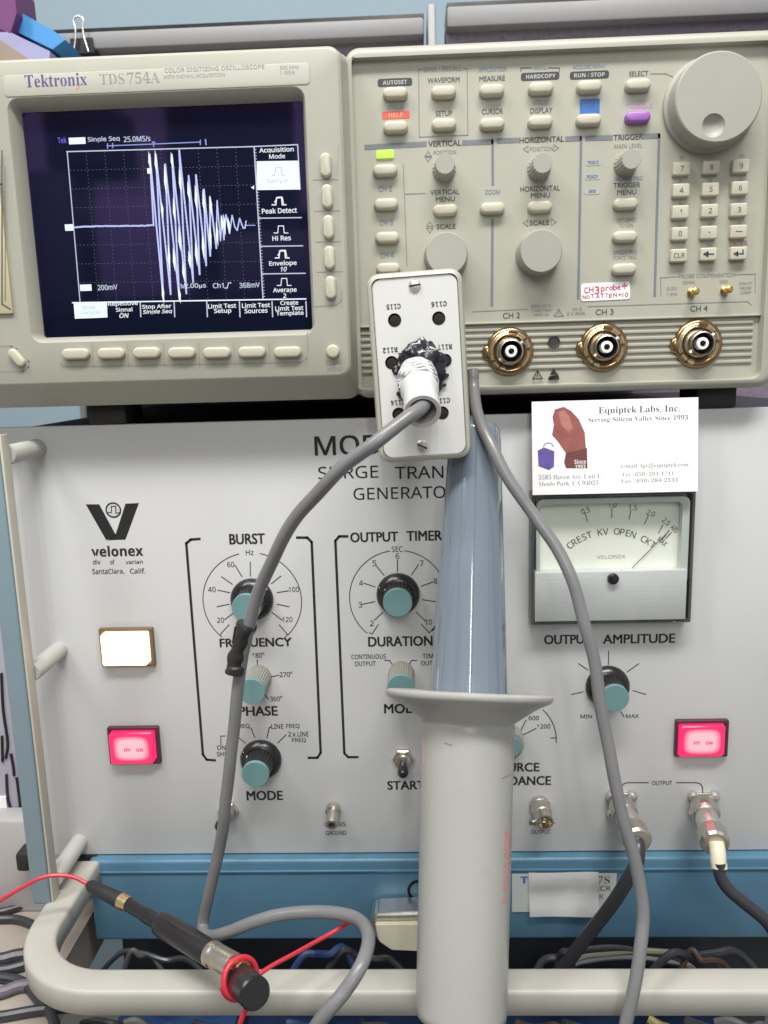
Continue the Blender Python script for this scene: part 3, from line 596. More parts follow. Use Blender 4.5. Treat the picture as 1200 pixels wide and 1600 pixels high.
# ================================================================== oscilloscope
sc = thing('oscilloscope', (0, .2, -.0292), 'beige digital oscilloscope with a lit purple screen, resting on the grey generator', 'oscilloscope')
PY = -.010
obj('case', box(BM(), -.268, .1905, .002, .40, -.0165, .1540, .004, 3), SCOPE, sc)
for x in (-.172, .166): obj('foot', box(BM(), x-.010, x+.012, -.001, .03, -.0291, -.0164, .002), BLACKR, sc)
fcx, fw_ = (-.0300+.1915)/2, .1915+.0300
obj('front_frame', frame(BM(), fcx, (.1565-.0178)/2, fw_, .1565+.0178, .008, (-.0290+.1838)/2, (.1503-.0128)/2, .1838+.0290, .1503+.0128, .004, .0015, -.0142, .004, yin=-.0085, ibev=.0006), SCOPE, sc)
obj('control_panel', box(BM(), -.030, .1845, PY, -.0010, .0198, .1508), SCOPEP, sc, smooth=0)
bs = box(BM(), -.030, .1845, -.0088, -.0012, -.0133, .0194)
obj('input_strip', bs, SCOPEP, sc, smooth=0)
for i in range(7):
    z = at(1000, 508+10.2*i, PY).z; b1 = box(BM(), -.0275, .181, -.0098, -.0085, z-.0009, z+.0009, .0004)
    obj('rib', b1, SCOPEP, sc)
obj('strip_edge', box(BM(), -.029, .184, -.0112, -.0088, .0192, .0203, .0004), SCOPEP, sc)
# display bezel
def bezel():
    bm = BM(); n = 6; hole = (-.19325, -.05055, .0188, .1300)
    def R(x0, x1, z0, z1, r, y): return [(x, y, z) for x, z in rr((x0+x1)/2, (z0+z1)/2, x1-x0, z1-z0, r, n)]
    rings = [R(-.270, -.0270, -.0178, .1545, .007, -.006), R(-.270, -.0270, -.0178, .1545, .007, -.0118), R(-.2695, -.0275, -.0168, .1542, .0065, -.0128), R(-.267, -.0305, -.0062, .1522, .006, -.0268), R(-.266, -.0315, -.0050, .1512, .006, -.0278), R(-.2655, -.0322, -.0043, .1507, .0055, -.0280)]
    x0, x1, z0, z1 = hole
    rings += [R(x0-.0035, x1+.0022, z0-.0030, z1+.0045, .006, -.0280), R(x0-.0028, x1+.0016, z0-.0022, z1+.0035, .005, -.0272), R(x0, x1, z0, z1, .0015, -.0205), R(x0, x1, z0, z1, .0015, -.0192)]
    return loft(bm, rings, True, False)
bz = obj('display_bezel', bezel(), SCOPE, sc, smooth=30)
gl = obj('screen', box(BM(), -.1938, -.0500, -.0196, -.0190, .0182, .1306), GLASS, sc, smooth=0)
BY2 = -.0282
obj('nameplate', plate(BM(), (at(5, 130, BY2).x+at(484, 120, BY2).x)/2, (at(240, 108, BY2).z+at(240, 142, BY2).z)/2, at(484, 120, BY2).x-at(5, 130, BY2).x, at(240, 108, BY2).z-at(240, 142, BY2).z, .002, -.0278, -.0283, .0002), mat('nameplate_film', (.42, .415, .355, 1), .4, var=.02), bz)
k = Ink(-.0284); k.text('Tektronix', 87, 125, 97, 18, 'serif', -.006); k.done('maker_name', INKPUR, bz)
k.text('TDS', 175, 123, 38, 15, 'serif', -.012); k.text('754A', 224, 121, 51, 16, 'serif', -.012); k.text('COLOR DIGITIZING OSCILLOSCOPE', 335, 107, 156, 6, 'sans', .0); k.text('WITH INSTAVU ACQUISITION', 303, 119, 96, 6, 'sans', .0)
k.text('500 MHz', 452, 105, 29, 5, 'sans'); k.text('1 GS/s', 449, 113, 23, 5, 'sans'); k.done('model_name', mat('plate_ink', (.27, .27, .26, 1), .5, var=0), bz)
k.poly([(at(x, y, -.0284).x, at(x, y, -.0284).z) for x, y in ((118, 140), (124, 132), (126, 131), (121, 140))]); k.done('orange_mark', mat('orange_ink', (.6, .27, .08, 1), .5, var=0), bz)
# seams round the soft keys
k = Ink(-.02812)
for x in (145, 200, 256, 311, 366, 421): k.line([(x-1, 536), (x+1, 573)], 1.1)
k.line([(94, 566), (97, 572), (104, 573), (470, 566), (479, 560), (481, 545), (480, 520)], 1.3)
for y in (281, 330, 378, 425): k.line([(489+(y-281)*.045, y), (528+(y-281)*.05, y-1)], 1.3)
k.line([(490, 479), (525, 477), (533, 470), (534, 455)], 1.3); k.line([(529, 225), (527, 270)], .8)
k.done('key_seams', mat('seam_shadow', (.27, .265, .22, 1), .6, var=0), bz)
k.text('CLEAR', 522, 567, 24, 6.5, 'sans'); k.text('MENU', 523, 577, 23, 6.5, 'sans'); k.done('key_lettering', INKLG, bz)
def pill(w, h, d, r=None, bev=.0012, name='button'):
    bm = plate(BM(), 0, 0, w, h, r or h/2, 0, -d, bev, n=7); me = finish(bm, name, BTN, 40); return me
MB_, SB_, PB_, KB_ = pill(.0142, .0056, .0035), pill(.0054, .0115, .0032), pill(.0126, .0058, .0042, bev=.0016), pill(.0085, .0066, .0036, .0010, .0007)
for x, y in ((117, 553), (172.5, 552), (228, 551), (283, 551), (338, 551), (393, 550), (449, 550)):
    p = at(x, y, -.0310); put('soft_key', MB_, (p.x, -.0278, p.z), bz)
for x, y in ((508.5, 257), (511, 306), (513, 354), (514.5, 402), (516.5, 449)):
    p = at(x, y, -.0310); put('soft_key', SB_, (p.x, -.0278, p.z), bz)
p = at(520, 549, -.031); put('round_key', pill(.0070, .0070, .003), (p.x, -.0278, p.z), bz)
k = Ink(-.0281); k.line([(-30, 541), (18, 541), (26, 545), (45, 565), (44, 574), (36, 580), (-30, 580)], 2.4); k.done('key_seams', bpy.data.materials['seam_shadow'], bz)
p = at(24, 559, -.031); ob = put('power_key', pill(.0050, .0105, .003), (p.x, -.0278, p.z), bz); ob.rotation_euler = (0, math.radians(-38), 0)
f0, f1 = at(-60, 225, -.029), at(21, 490, -.029); fl = obj('disk_drive_slot', box(BM(), f0.x, f1.x, -.0296, -.0275, f1.z, f0.z, .0006), mat('aged_plastic', (.52, .47, .30, 1), .45), bz)
k = Ink(-.0298); k.line([(3, 235), (3, 475), (16, 483)], 2); k.line([(-20, 288), (3, 288)], 2.5); k.line([(8, 260), (8, 470)], 1); k.done('slot_seam', INKG, fl)

# ---- screen picture
SY = -.0198
k = Ink(SY)
k.poly([(at(x, y, SY).x, at(x, y, SY).z) for x, y in ((401, 252), (467, 251), (469, 296), (401, 297))])
k.poly([(at(x, y, SY).x, at(x, y, SY).z) for x, y in ((115, 474), (167, 473), (168, 496), (117, 498))])
k.done('highlighted_field', SCRW, gl); k.rect(120.5, 220, 26, 9.5); k.done('highlighted_field', SCRW, gl);  k.rect(134, 449.5, 18, 9.5); k.rect(108, 355.5, 13, 9.5); k.rect(233.5, 267, 7, 8)
k.done('channel_markers', SCRW, gl); k.line([(113, 473), (478, 467)], 1.8); k.done('menu_rule', SCRW, gl)
k.line([(105, 237), (125, 471)], 1.5); k.line([(104, 237), (396, 229), (465, 226), (469, 296)], 1.6); k.line([(397, 229), (411, 468)], 1.8)
for y0, x0 in ((341, 404), (385, 406), (428, 410)): k.line([(x0, y0), (x0+67, y0-1)], 1.6)
for x in (219, 272, 323, 374, 425, 478): k.line([(x, 471), (x+1, 495)], 1.8)
for i in range(1, 50): t_ = i/50; k.line([(397+14*t_, 229+239*t_), (400+14*t_, 229+239*t_)], .8)
k.done('graticule_frame', SCRT, gl)
for t_, x, y, w_, h_ in (('Single Seq', 162, 218, 50, 9), ('25.0MS/s', 214, 217, 42, 8), ('200mV', 168, 449, 31, 8), ('M', 286, 447, 7, 7), ('2.00µs', 305, 447, 34, 8.5), ('Ch1', 341, 446, 17, 8), ('368mV', 390, 445.5, 32, 8)): k.text(t_, x, y, w_, h_, 'sans', .018)
k.line([(351, 450), (355, 450), (357, 442), (361, 442)], 1.5)
k.done('readouts', SCRT, gl)
for t_, x, y, w_, h_, s in (('Acquisition', 432, 235, 54, 9, 0), ('Mode', 433, 244, 25, 7, 0), ('Peak Detect', 436.5, 329, 55, 8, 0), ('Hi Res', 440, 372, 29, 7.5, 0), ('Envelope', 442, 412, 43, 9, 0), ('10', 443, 420.5, 10, 7, .25), ('Average', 445, 454, 37, 9, 0), ('2', 445, 462, 5, 6.5, 0),
    ('Repetitive', 192, 475, 47, 8, 0), ('Signal', 194, 484.5, 26, 8, 0), ('ON', 193.5, 493, 14, 7, .25), ('Stop After', 245, 479.5, 46, 8, 0), ('Single Seq', 246, 487.5, 45, 8, .25), ('Limit Test', 347, 478, 44, 7, 0), ('Setup', 348, 486.5, 27, 8.5, 0),
    ('Limit Test', 400, 477, 44, 7, 0), ('Sources', 400, 485.5, 36, 7, 0), ('Create', 452, 473, 28, 6.5, 0), ('Limit Test', 452, 481.5, 44, 7, 0), ('Template', 453, 490, 43, 8.5, 0)): k.text(t_, x, y, w_, h_, 'sans', .02, 0, s)
for cx, cy, d in ((436, 314, 1), (439, 358, 0), (441, 397, 1), (444, 440, 0)):
    P_ = [(cx-11, cy+6), (cx-5, cy+6), (cx-4, cy-5), (cx+4, cy-5), (cx+5, cy+6), (cx+11, cy+6)]; k.line(P_, 1.8 if d else 1.3)
    if d: k.line([(cx-7, cy+2), (cx-2, cy-6), (cx+5, cy-6), (cx+7, cy+4)], 1.4)
k.done('menu_text', EM('screen_menu_white', (.9, .97, 1, 1), 1.0), gl)
k = Ink(SY-.00005); k.text('Sample', 433.5, 283, 34, 8, 'sans', .0); k.line([(425, 274), (429, 274), (431, 262), (439, 262), (441, 274), (444, 274)], 1.2); k.text('Mode', 139, 480, 20, 7, 'sans'); k.text('Sample', 141, 489, 30, 8, 'sans'); k.done('field_text', SCRCY, gl)
k = Ink(SY); k.text('Tek', 97, 219, 14, 9, 'sans', .012); k.done('maker_readout', SCRBL, gl)
k.line([(167, 228), (313, 222)], 1.4)
for x, y in ((168, 227.5), (176, 227), (313, 222)): k.line([(x, y-3), (x, y+4)], 1.6)
k.line([(321, 218), (322, 226)], 2); k.line([(238, 222), (242, 222)], 1.6); k.line([(240, 222), (240, 229)], 1.6); k.done('record_bar', EM('screen_bar_blue', (.35, .45, 1, 1), .8), gl)
def bil(u, v):
    T_ = Vector((105, 237)).lerp(Vector((397, 229)), u); B_ = Vector((125, 471)).lerp(Vector((411, 468)), u); return T_.lerp(B_, v)
for i in range(1, 10):
    for j in range(40): a = bil(i/10, (j+.3)/40); k.line([(a.x, a.y), (a.x+.2, a.y+1.6)], .8)
for i in range(1, 8):
    for j in range(50): a = bil((j+.3)/50, i/8); k.line([(a.x, a.y), (a.x+1.7, a.y)], .8)
k.done('graticule_dots', SCRD, gl)
C_ = lambda x, y: (80+x/3.75, 200+y/3.75)
W_ = [(600, 570), (577, 155), (658, 1008), (613, 155), (700, 975), (668, 213), (752, 1008), (707, 155), (792, 970), (750, 130), (832, 905), (805, 280), (870, 858), (848, 275), (908, 805), (895, 360), (932, 750), (930, 405), (968, 705), (972, 425), (992, 660), (1000, 515), (1012, 655), (1024, 508), (1045, 618), (1060, 512), (1076, 580), (1090, 600), (1104, 530), (1126, 588), (1136, 585), (1142, 545)]
tr = [C_(x, y) for x, y in [(135, 583), (200, 578), (260, 576), (330, 575), (400, 574), (470, 573), (540, 572), (600, 570)]]
for a in range(len(tr)-1):
    for s_ in range(6):
        t0, t1 = s_/6, (s_+1)/6; p_ = Vector(tr[a]).lerp(Vector(tr[a+1]), t0); q_ = Vector(tr[a]).lerp(Vector(tr[a+1]), t1); k.line([(p_.x, p_.y+random.uniform(-.5, .5)), (q_.x, q_.y+random.uniform(-.5, .5))], 2.3)
for i in range(len(W_)-1): k.line([C_(*W_[i]), C_(*W_[i+1])], 2.5 if i < 18 else 1.9)
k.line([C_(1142, 570), C_(1195, 570)], .9)
k.done('trace', SCRB, gl)
for x, y, h in ((576, 190, 45), (613, 200, 60), (668, 300, 75), (650, 480, 45), (720, 480, 60), (755, 310, 60), (805, 370, 50), (848, 410, 65), (893, 430, 60), (935, 455, 50), (690, 760, 70), (720, 770, 60), (655, 970, 50), (752, 650, 60), (752, 980, 40), (810, 770, 45), (775, 840, 50), (850, 730, 65), (890, 690, 70), (932, 640, 60), (972, 620, 60), (1015, 565, 50), (1040, 570, 40), (1000, 560, 40), (707, 190, 40)):
    a, b, c_, d_ = C_(x-6, y-h*1.25), C_(x+7, y-h*.2), C_(x+7, y+h*1.25), C_(x-7, y+h*.2); k.poly([(at(u, v, SY).x, at(u, v, SY).z) for u, v in (a, b, c_, d_)])
k.poly([(at(u, v, SY).x, at(u, v, SY).z) for u, v in ((392, 293), (397, 290), (397, 296))]); k.bm.verts.ensure_lookup_table()
for v in k.bm.verts: v.co.y -= .00004
k.done('trace_bright', SCRW, gl)

# ---- right hand control panel lettering
k = Ink(PY-.00015)
k.text('VERTICAL', 695, 224, 52, 8.5, 'g', .032); k.text('HORIZONTAL', 846.5, 218, 70, 8.5, 'g', .032); k.text('TRIGGER', 982, 214, 47, 8.5, 'g', .032)
for t_, x, y, w_, h_ in (('WAVEFORM', 693, 125, 50, 7.5), ('SETUP', 693.5, 177, 26, 8), ('MEASURE', 769, 122.5, 40, 7.5), ('CURSOR', 769.5, 174, 33, 8), ('DISPLAY', 846, 172.5, 35, 8), ('SELECT', 998, 115, 30, 7.5), ('VERTICAL', 695, 300, 46, 7.5), ('MENU', 696, 311, 30, 7.5), ('SCALE', 697, 354, 30, 7.5),
    ('HORIZONTAL', 844, 294.5, 62, 8), ('MENU', 844.5, 305, 30, 7.5), ('SCALE', 843, 348, 31, 7.5), ('TRIGGER', 979.5, 289, 42, 7.5), ('MENU', 979.5, 300, 30, 7.5), ('CH 2', 799, 493, 27, 9), ('CH 3', 944.5, 487.5, 28, 9), ('CH 4', 1092, 482, 27, 9)): k.text(t_, x, y, w_, h_, 'g', .012)
k.done('lettering', INKG, sc)
for t_, x, y, w_, h_ in (('POSITION', 695, 238, 35, 6), ('POSITION', 846, 232.5, 36, 6), ('MAIN LEVEL', 982, 228, 44, 6), ('SAVE / RECALL', 692, 107.5, 60, 7), ('PROBE COMPENSATION', 1105, 430.5, 88, 6), ('FORCE TRIG', 976, 402.5, 36, 6), ('TO 50%', 978.5, 352, 22, 6), ('SET LEVEL', 979, 344, 31, 6),
    ('SIGNAL', 1077, 441, 20, 5), ('GND', 1131, 440, 13, 5), ('0.5V', 1050, 451, 16, 5), ('1 kHz', 1050, 459, 16, 5), ('ADJUST', 1165, 443, 21, 4.5), ('PROBE', 1165, 450, 18, 4.5), ('COMP', 1165, 457, 16, 4.5), ('300V CAT II', 845, 478, 32, 4.5), ('1 MΩ 10pF', 846, 485, 32, 4.5), ('400V pk', 846, 492, 24, 4.5), ('50 Ω', 902, 483, 14, 4.5), ('5 V RMS', 900, 490, 28, 4.5)): k.text(t_, x, y, w_, h_, 'sans', .004)
k.line([(654, 109), (655, 214), (731, 211), (730, 107)], 1.1); k.line([(654, 109), (660, 108)], 1.1); k.line([(724, 107), (730, 107)], 1.1)
k.line([(1016, 115), (1040, 115), (1050, 119), (1062, 128)], 1.1); k.line([(630, 257), (636, 415)], 1.1); k.line([(633, 303), (665, 302)], 1.1)
for x, y, d in ((669, 240, 'u'), (669, 249, 'd'), (671.5, 350, 'u'), (671.5, 360, 'd')): k.tri(x, y, 10, 7, d, 1)
for x, y, d in ((821.5, 233, 'l'), (869, 231, 'r'), (821, 348.5, 'l'), (865.5, 347, 'r')): k.tri(x, y, 7, 10, d, 1)
k.line([(1033, 463), (1032, 434), (1060, 432)], 1); k.line([(1150, 429), (1180, 428), (1180, 457)], 1); k.line([(738, 487), (824, 483)], 1); k.line([(918, 479), (1168, 471), (1174, 476)], 1)
k.tri(873, 488.5, 14, 11, 'u', 1.3); k.line([(873, 486), (873, 490)], 1.3)
k.done('fine_lettering', INKLG, sc)
for t_, x, y, w_, h_ in (('STATUS', 618, 167, 25, 6), ('APPLICATION', 769.5, 108.5, 43, 6.5), ('MENU', 844, 106, 20, 5.5), ('UTILITY', 845, 159.5, 23, 6.5), ('ACQUIRE MENU', 920, 104.5, 50, 6.5), ('CH 2', 602, 295, 21, 8), ('CH 3', 603.5, 348, 21, 8), ('CH 4', 605, 399, 21, 8), ('ZOOM', 769.5, 300, 23, 7), ('SINGLE TRIG', 976.5, 394, 37, 6), ('DELAYED TRIG', 982, 279, 44, 6)): k.text(t_, x, y, w_, h_, 'sans', .012)
for x, y in ((1065, 246), (1159, 244), (1064, 283), (1110, 281), (1157, 279), (1064, 317), (1110, 315), (1156, 313), (1062, 351), (1109, 349), (1155, 347), (1108, 383)): k.text({1065: 'M', 1159: 'm'}.get(x, random.choice('kpnuGT')), x, y, None, 5.5, 'sans')
k.done('blue_lettering', INKBL, sc)
k.text('ENTER', 1154, 380, 28, 7, 'sans', .004); k.done('red_lettering', mat('dull_red_ink', (.30, .14, .13, 1), .6, var=0), sc)
k.text('TOGGLE', 999, 165.5, 42, 7, 'sans', .0); k.done('violet_lettering', mat('violet_ink', (.42, .25, .50, 1), .6, var=0), sc)
for pts, w_ in (([(572, 230), (664, 225)], 7.5), ([(725, 223), (768, 221.5)], 7.5), ([(769.5, 219), (770, 288)], 4), ([(769.5, 343), (768.5, 477)], 4), ([(779, 220), (808, 219)], 7.5), ([(886, 217), (906, 216)], 7.5), ([(908, 214), (903.5, 466)], 4), ([(917, 216), (955, 215)], 7.5), ([(1008, 213), (1029, 212)], 7.5), ([(1030, 210), (1023, 462)], 4)): k.line(pts, w_)
k.done('section_bars', INKBAR, sc)
TABM = mat('tab_ink', (.035, .035, .04, 1), .5, var=0)
for a_, b_, c_ in ((617, 128.5, 54), (844, 119, 60), (921, 117, 61)): k.rect(a_, b_, c_, 11.5, 4); k.done('black_tab', TABM, sc)
k.line([(814, 112), (814, 106), (831, 106)], 1.1); k.line([(857, 106), (874, 106), (874, 112)], 1.1); k.done('menu_bracket', TABM, sc)
k.rect(618.5, 179.5, 43, 11, 2); k.done('red_tab', INKRED, sc); k.rect(921.5, 166, 31, 22, 2); k.done('blue_tab', INKBLUE, sc)
TABP = mat('tab_pale', (.36, .40, .40, 1), .5, var=0)
for y, x in ((254, 926.5), (276, 926), (299, 925)): k.rect(x, y, 24, 9, 3); k.done('pale_tab', TABP, sc)
k = Ink(PY-.0002)
k.text('AUTOSET', 617, 128.5, 38, 6, 'bold'); k.text('HARDCOPY', 845, 119, 46, 6, 'bold'); k.text('RUN / STOP', 921, 117, 48, 6, 'bold'); k.done('tab_lettering', mat('tab_letter', (.42, .42, .42, 1), .5, var=0), sc)
k.text('HELP', 618.5, 179.5, 22, 6.5, 'bold', -.01); k.done('tab_lettering', mat('tab_letter_pink', (.75, .35, .28, 1), .5, var=0), sc)
k.text('SHIFT', 921.5, 162, 22, 6, 'bold', -.01); k.done('tab_lettering', mat('tab_letter_blue', (.14, .30, .58, 1), .5, var=0), sc)
for y, x, t_ in ((254, 926.5, "TRIG'D"), (276, 926, 'READY'), (299, 925, 'ARM')): k.text(t_, x, y, 18 if t_ != 'ARM' else 11, 5.5, 'bold')
k.done('tab_lettering', INKG, sc)
# ---- pill buttons
for i, (x, y) in enumerate(((617.5, 144), (693.5, 142), (769, 139.5), (846, 136), (922, 133.5), (998.5, 131), (618, 197), (694, 193), (769.5, 192), (845, 188.5), (921, 186), (601.5, 265), (603, 318), (605, 370.5), (606.5, 419), (696, 327), (770, 324.5), (844.5, 322), (979, 317.5), (978, 369), (976.5, 420))):
    p = at(x, y, PY-.004); put('button', PB_, (p.x, PY, p.z), sc)
pm = PB_.copy(); pm.materials[0] = PURBTN; p = at(998, 181.5, PY-.004); put('button', pm, (p.x, PY, p.z), sc, 'purple button')
p = at(601.5, 241, PY); obj('channel_lamp', plate(BM(), p.x, p.z, .0086, .0038, .0006, PY, PY-.0012, .0003), GREENL, sc)
KEYS = ((1066, 263, '7'), (1112, 261, '8'), (1158.5, 259, '9'), (1065, 297, '4'), (1111, 295.5, '5'), (1157, 293.5, '6'), (1064, 331, '1'), (1110, 329, '2'), (1155.5, 327.5, '3'), (1063, 365, '0'), (1108.5, 363, '.'), (1155, 361.5, '−'), (1061.5, 399, 'CLR'), (1108, 397, '←'), (1155, 395.5, '↵'))
for x, y, t_ in KEYS:
    p = at(x, y, PY-.0036); kk_ = put('keypad_key', KB_, (p.x, PY, p.z), sc)
    q = Ink(PY-.0037)
    if t_ == '←': q.line([(x-5, y), (x+7, y)], 2.4); q.tri(x-5, y, 6, 7, 'l', 2.2)
    elif t_ == '↵': q.line([(x+6, y-5), (x+6, y+1), (x-4, y+1)], 2.2); q.tri(x-5, y+1, 5, 6, 'l', 2)
    elif t_ == '.': q.rect(x, y, 2.4, 2.4, 1)
    elif t_ == '−': q.line([(x-5, y), (x+5, y)], 1.2)
    else: q.text(t_, x, y, None, 8 if len(t_) == 1 else 7.5, 'sans', .008)
    q.done('legend', INKG, kk_)
# ---- scope knobs
def sknob(cx, cy, hgt, r, rb_, name, lab=None, flat=True):
    p = at(cx, cy, PY-hgt); org = (p.x, PY, p.z)
    o = obj(name, lathe(BM(), [(rb_, 0), (rb_, .001), (r*1.02, .0025), (r, hgt-.0012), (r*.985, hgt-.0004), (r*.95, hgt), (r*.5, hgt)], org, seg=144, flute=48 if r > .008 else 18, fd=.025 if r > .008 else .05), KNOB, sc, origin=org)
    if lab: o['label'] = lab
    return o, p
sknob(695.5, 256, .0125, .0050, .0060, 'position_knob', 'small knob in the vertical section'); sknob(848, 254.5, .0125, .0050, .0060, 'position_knob', 'small knob in the horizontal section'); sknob(987, 248, .0125, .0050, .0058, 'level_knob', 'small trigger level knob')
sknob(698, 396, .013, .0108, .0115, 'scale_knob', 'wide knob above the white faced box'); sknob(846, 392, .013, .0108, .0115, 'scale_knob', 'wide knob in the horizontal section')
p = at(1123.5, 151.5, PY-.014); org = (p.x, PY, p.z); dp = at(1115, 196, PY-.014)
jk = BM(); R_ = .0212; lathe(jk, [(R_*1.10, 0), (R_*1.10, .002), (R_*1.02, .0035), (R_, .0125), (R_*.985, .0135), (R_*.955, .014)], org, seg=128, c1=False)
# face with a dished finger hole
ring = [(org[0]+R_*.955*math.cos(2*PI*i/128), org[2]+R_*.955*math.sin(2*PI*i/128)) for i in range(128)]
jk.free(); jk = BM(); rd = .0056; cx_, cz_ = dp.x, dp.z
def jring(r, t, f=0):
    return [(org[0]+r*math.cos(2*PI*i/128), PY-t, org[2]+r*math.sin(2*PI*i/128)) for i in range(128)]
def dring(r, t): return [(cx_+r*math.cos(2*PI*i/128), PY-t, cz_+r*math.sin(2*PI*i/128)) for i in range(128)]
loft(jk, [jring(R_*1.08, 0), jring(R_*1.08, .0022), jring(R_*1.01, .0036), jring(R_, .0124), jring(R_*.985, .0134), jring(R_*.955, .014), dring(rd, .014), dring(rd*.93, .0131), dring(rd*.7, .0120), dring(rd*.35, .0114), dring(.0002, .0112)], True, True)
jo = obj('large_knob', jk, KNOB, sc, origin=org, smooth=25); jo['label'] = 'largest knob, with a round finger dimple'
# ---- input connectors
def bnc(px, py):
    c = at(px, py, PY-.002); O = (c.x, PY+.0006, c.z)
    h = obj('input_connector', lathe(BM(), [(.0128, .0002), (.0127, .0010), (.0121, .0019), (.0108, .0026), (.0095, .0024), (.0084, .0014), (.0078, .0004)], O, seg=64, c0=False, c1=False), AMBER, sc, smooth=80)
    tb_ = BM(); bmesh.ops.create_uvsphere(tb_, u_segments=20, v_segments=12, radius=1)
    for v in tb_.verts: v.co = Vector((O[0]-.0118+v.co.x*.0030, O[1]-.0004+v.co.y*.0022, O[2]-.0004+v.co.z*.0042))
    obj('contact_tab', tb_, AMBER, h, smooth=80)
    for a0, a1, r0, r1 in ((95, 205, .0086, .0112), (213, 232, .0084, .0118), (238, 255, .0084, .0118), (10, 34, .0084, .0112), (40, 66, .0084, .0112), (-50, 0, .0088, .0108)):
        pb_ = BM(); n_ = max(4, int((a1-a0)/6)); rg = []
        for i in range(n_+1):
            t_ = math.radians(a0+(a1-a0)*i/n_); c1_, s1_ = math.cos(t_), math.sin(t_)
            rg.append([(O[0]+r*c1_, O[1]-y, O[2]+r*s1_) for r, y in ((r0, .0014), (r0+.0004, .0030), ((r0+r1)/2, .0034), (r1-.0004, .0030), (r1, .0012))])
        loft(pb_, rg); obj('contact_pad', pb_, PADM, h, smooth=60)
    obj('shell', lathe(BM(), [(.0080, -.001), (.0078, .0012), (.0070, .0024), (.0064, .0030), (.0062, .0085), (.0056, .0088), (.0054, .0030)], O, seg=48, c1=False), NICKEL, h)
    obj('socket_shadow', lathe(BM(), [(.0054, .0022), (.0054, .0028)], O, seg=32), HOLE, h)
    obj('insulator', lathe(BM(), [(.0031, .0026), (.0031, .0080), (.0028, .0083), (.0016, .0083), (.0015, .006)], O, seg=32), PAPER, h)
    obj('pin', lathe(BM(), [(.0011, .0060), (.0011, .0086), (.0005, .0088)], O, seg=16), HOLE, h)
    lg = BM()
    for s in (-1, 1): lathe(lg, [(.0011, .0057), (.0011, .0078)], (O[0], O[1]-.0065, O[2]), ax=(s*.8, 0, s*.6), seg=10)
    obj('bayonet_lug', lg, NICKEL, h)
for x, y in ((797, 549), (944.5, 542.5), (1092.5, 537)): bnc(x, y)
c = at(866, 534, PY-.001); s_ = obj('panel_screw', lathe(BM(), [(.0032, 0), (.0032, .0006), (.0026, .0006), (.0022, .0002)], (c.x, PY, c.z), seg=28), mat('dark_screw', (.05, .05, .045, 1), .35, metal=.3), sc)
for x, y in ((1079.5, 457), (1131, 454)):
    c = at(x, y, PY); tp = obj('probe_terminal', lathe(BM(), [(.0021, 0), (.0021, .001), (.0012, .0015), (.0012, .0055), (.0019, .0062), (.0019, .0078), (.0010, .0085)], (c.x, PY, c.z), seg=20), GOLD, sc)
k = Ink(-.00995)
k.tri(840, 585.5, 15, 13, 'u', 1.5); k.line([(840, 582), (840, 587)], 1.4)
k.poly([(at(x, y, k.Y).x, at(x, y, k.Y).z) for x, y in ((865, 575), (859, 586), (871, 585))]); k.poly([(at(x, y, k.Y).x, at(x, y, k.Y).z) for x, y in ((858, 588), (873, 586), (874, 593), (856, 594))]); k.line([(859, 593), (872, 584)], 1.6); k.done('warning_marks', INKB, sc)
# handwritten sticker
st = plate(BM(), 0, 0, .0255, .0090, .0012, 0, -.00025, .0001); me = finish(st, 'sticker', PAPER, 0); cs = at(946, 455.5, PY); so = put('handwritten_sticker', me, (cs.x, PY-.0001, cs.z), sc, 'white sticker with red handwriting'); so.rotation_euler = (0, math.radians(-.9), 0)
k = Ink(PY-.0005)
for t_, x, y, w_, h_, r_ in (('C', 916, 453, 6, 9, .1), ('H', 924, 452, 7, 9, 0), ('3', 933, 453, 7, 12, 0), ('p', 942, 453, 6, 9, .1), ('r', 949, 451, 5, 6, 0), ('o', 955, 450.5, 6, 5.5, 0), ('b', 961, 449, 6, 9, 0), ('e', 967, 450, 5, 6, 0), ('÷', 976, 447, 8, 9, .1),
    ('N', 913, 463.5, 5.5, 5.5, 0), ('O', 919, 463.5, 5, 5, 0), ('T', 926, 462, 6, 6, .1), ('A', 934, 462.5, 6, 7, 0), ('T', 941, 462, 6, 7, 0), ('T', 948, 461.5, 5, 6, 0), ('E', 954, 462, 5, 6, 0), ('N', 961, 461, 6, 6, .1), ('÷', 968.5, 460.5, 5, 6, 0), ('10', 977, 461, 9, 7, 0)): k.text(t_, x, y, w_, h_, 'g', .010, r_)
k.done('handwriting', REDPEN, so)

# ================================================================== business card
def cardpt(x, z, d=0):   # leaning slightly back on the meter's top edge
    return Vector((x, -.0165+(z+.072)*.10-d, z))
A_, B_ = at(829, 629, -.012), at(1089, 622, -.012); cl, cr_, ct_, cb_ = .0648, .1532, -.0222, -.0722
card = thing('business_card', (.109, -.0165, -.0722), 'white business card propped on the meter with a reddish picture and small print', 'business card')
bm = BM(); loft(bm, [[cardpt(x, z, -.0003) for x, z in ((cl, cb_), (cr_, cb_), (cr_, ct_), (cl, ct_))], [cardpt(x, z, 0) for x, z in ((cl, cb_), (cr_, cb_), (cr_, ct_), (cl, ct_))]]); cc = obj('card_stock', bm, PAPER, card, smooth=0)
XF = lambda x, z: cardpt(x, z, .0001)
k = Ink(-.014, XF)
def ct(t, x, y, w, h, sty='serif', off=-.014): k.text(t, x, y, w, h, sty, off)
ct('Equiptek Labs, Inc.', 1000, 641, 127, 13, off=-.009); ct('Serving Silicon Valley Since 1993', 998, 655, 156, 9.5, off=-.013); k.done('print', mat('card_ink', (.06, .06, .07, 1), .6, var=0), cc)
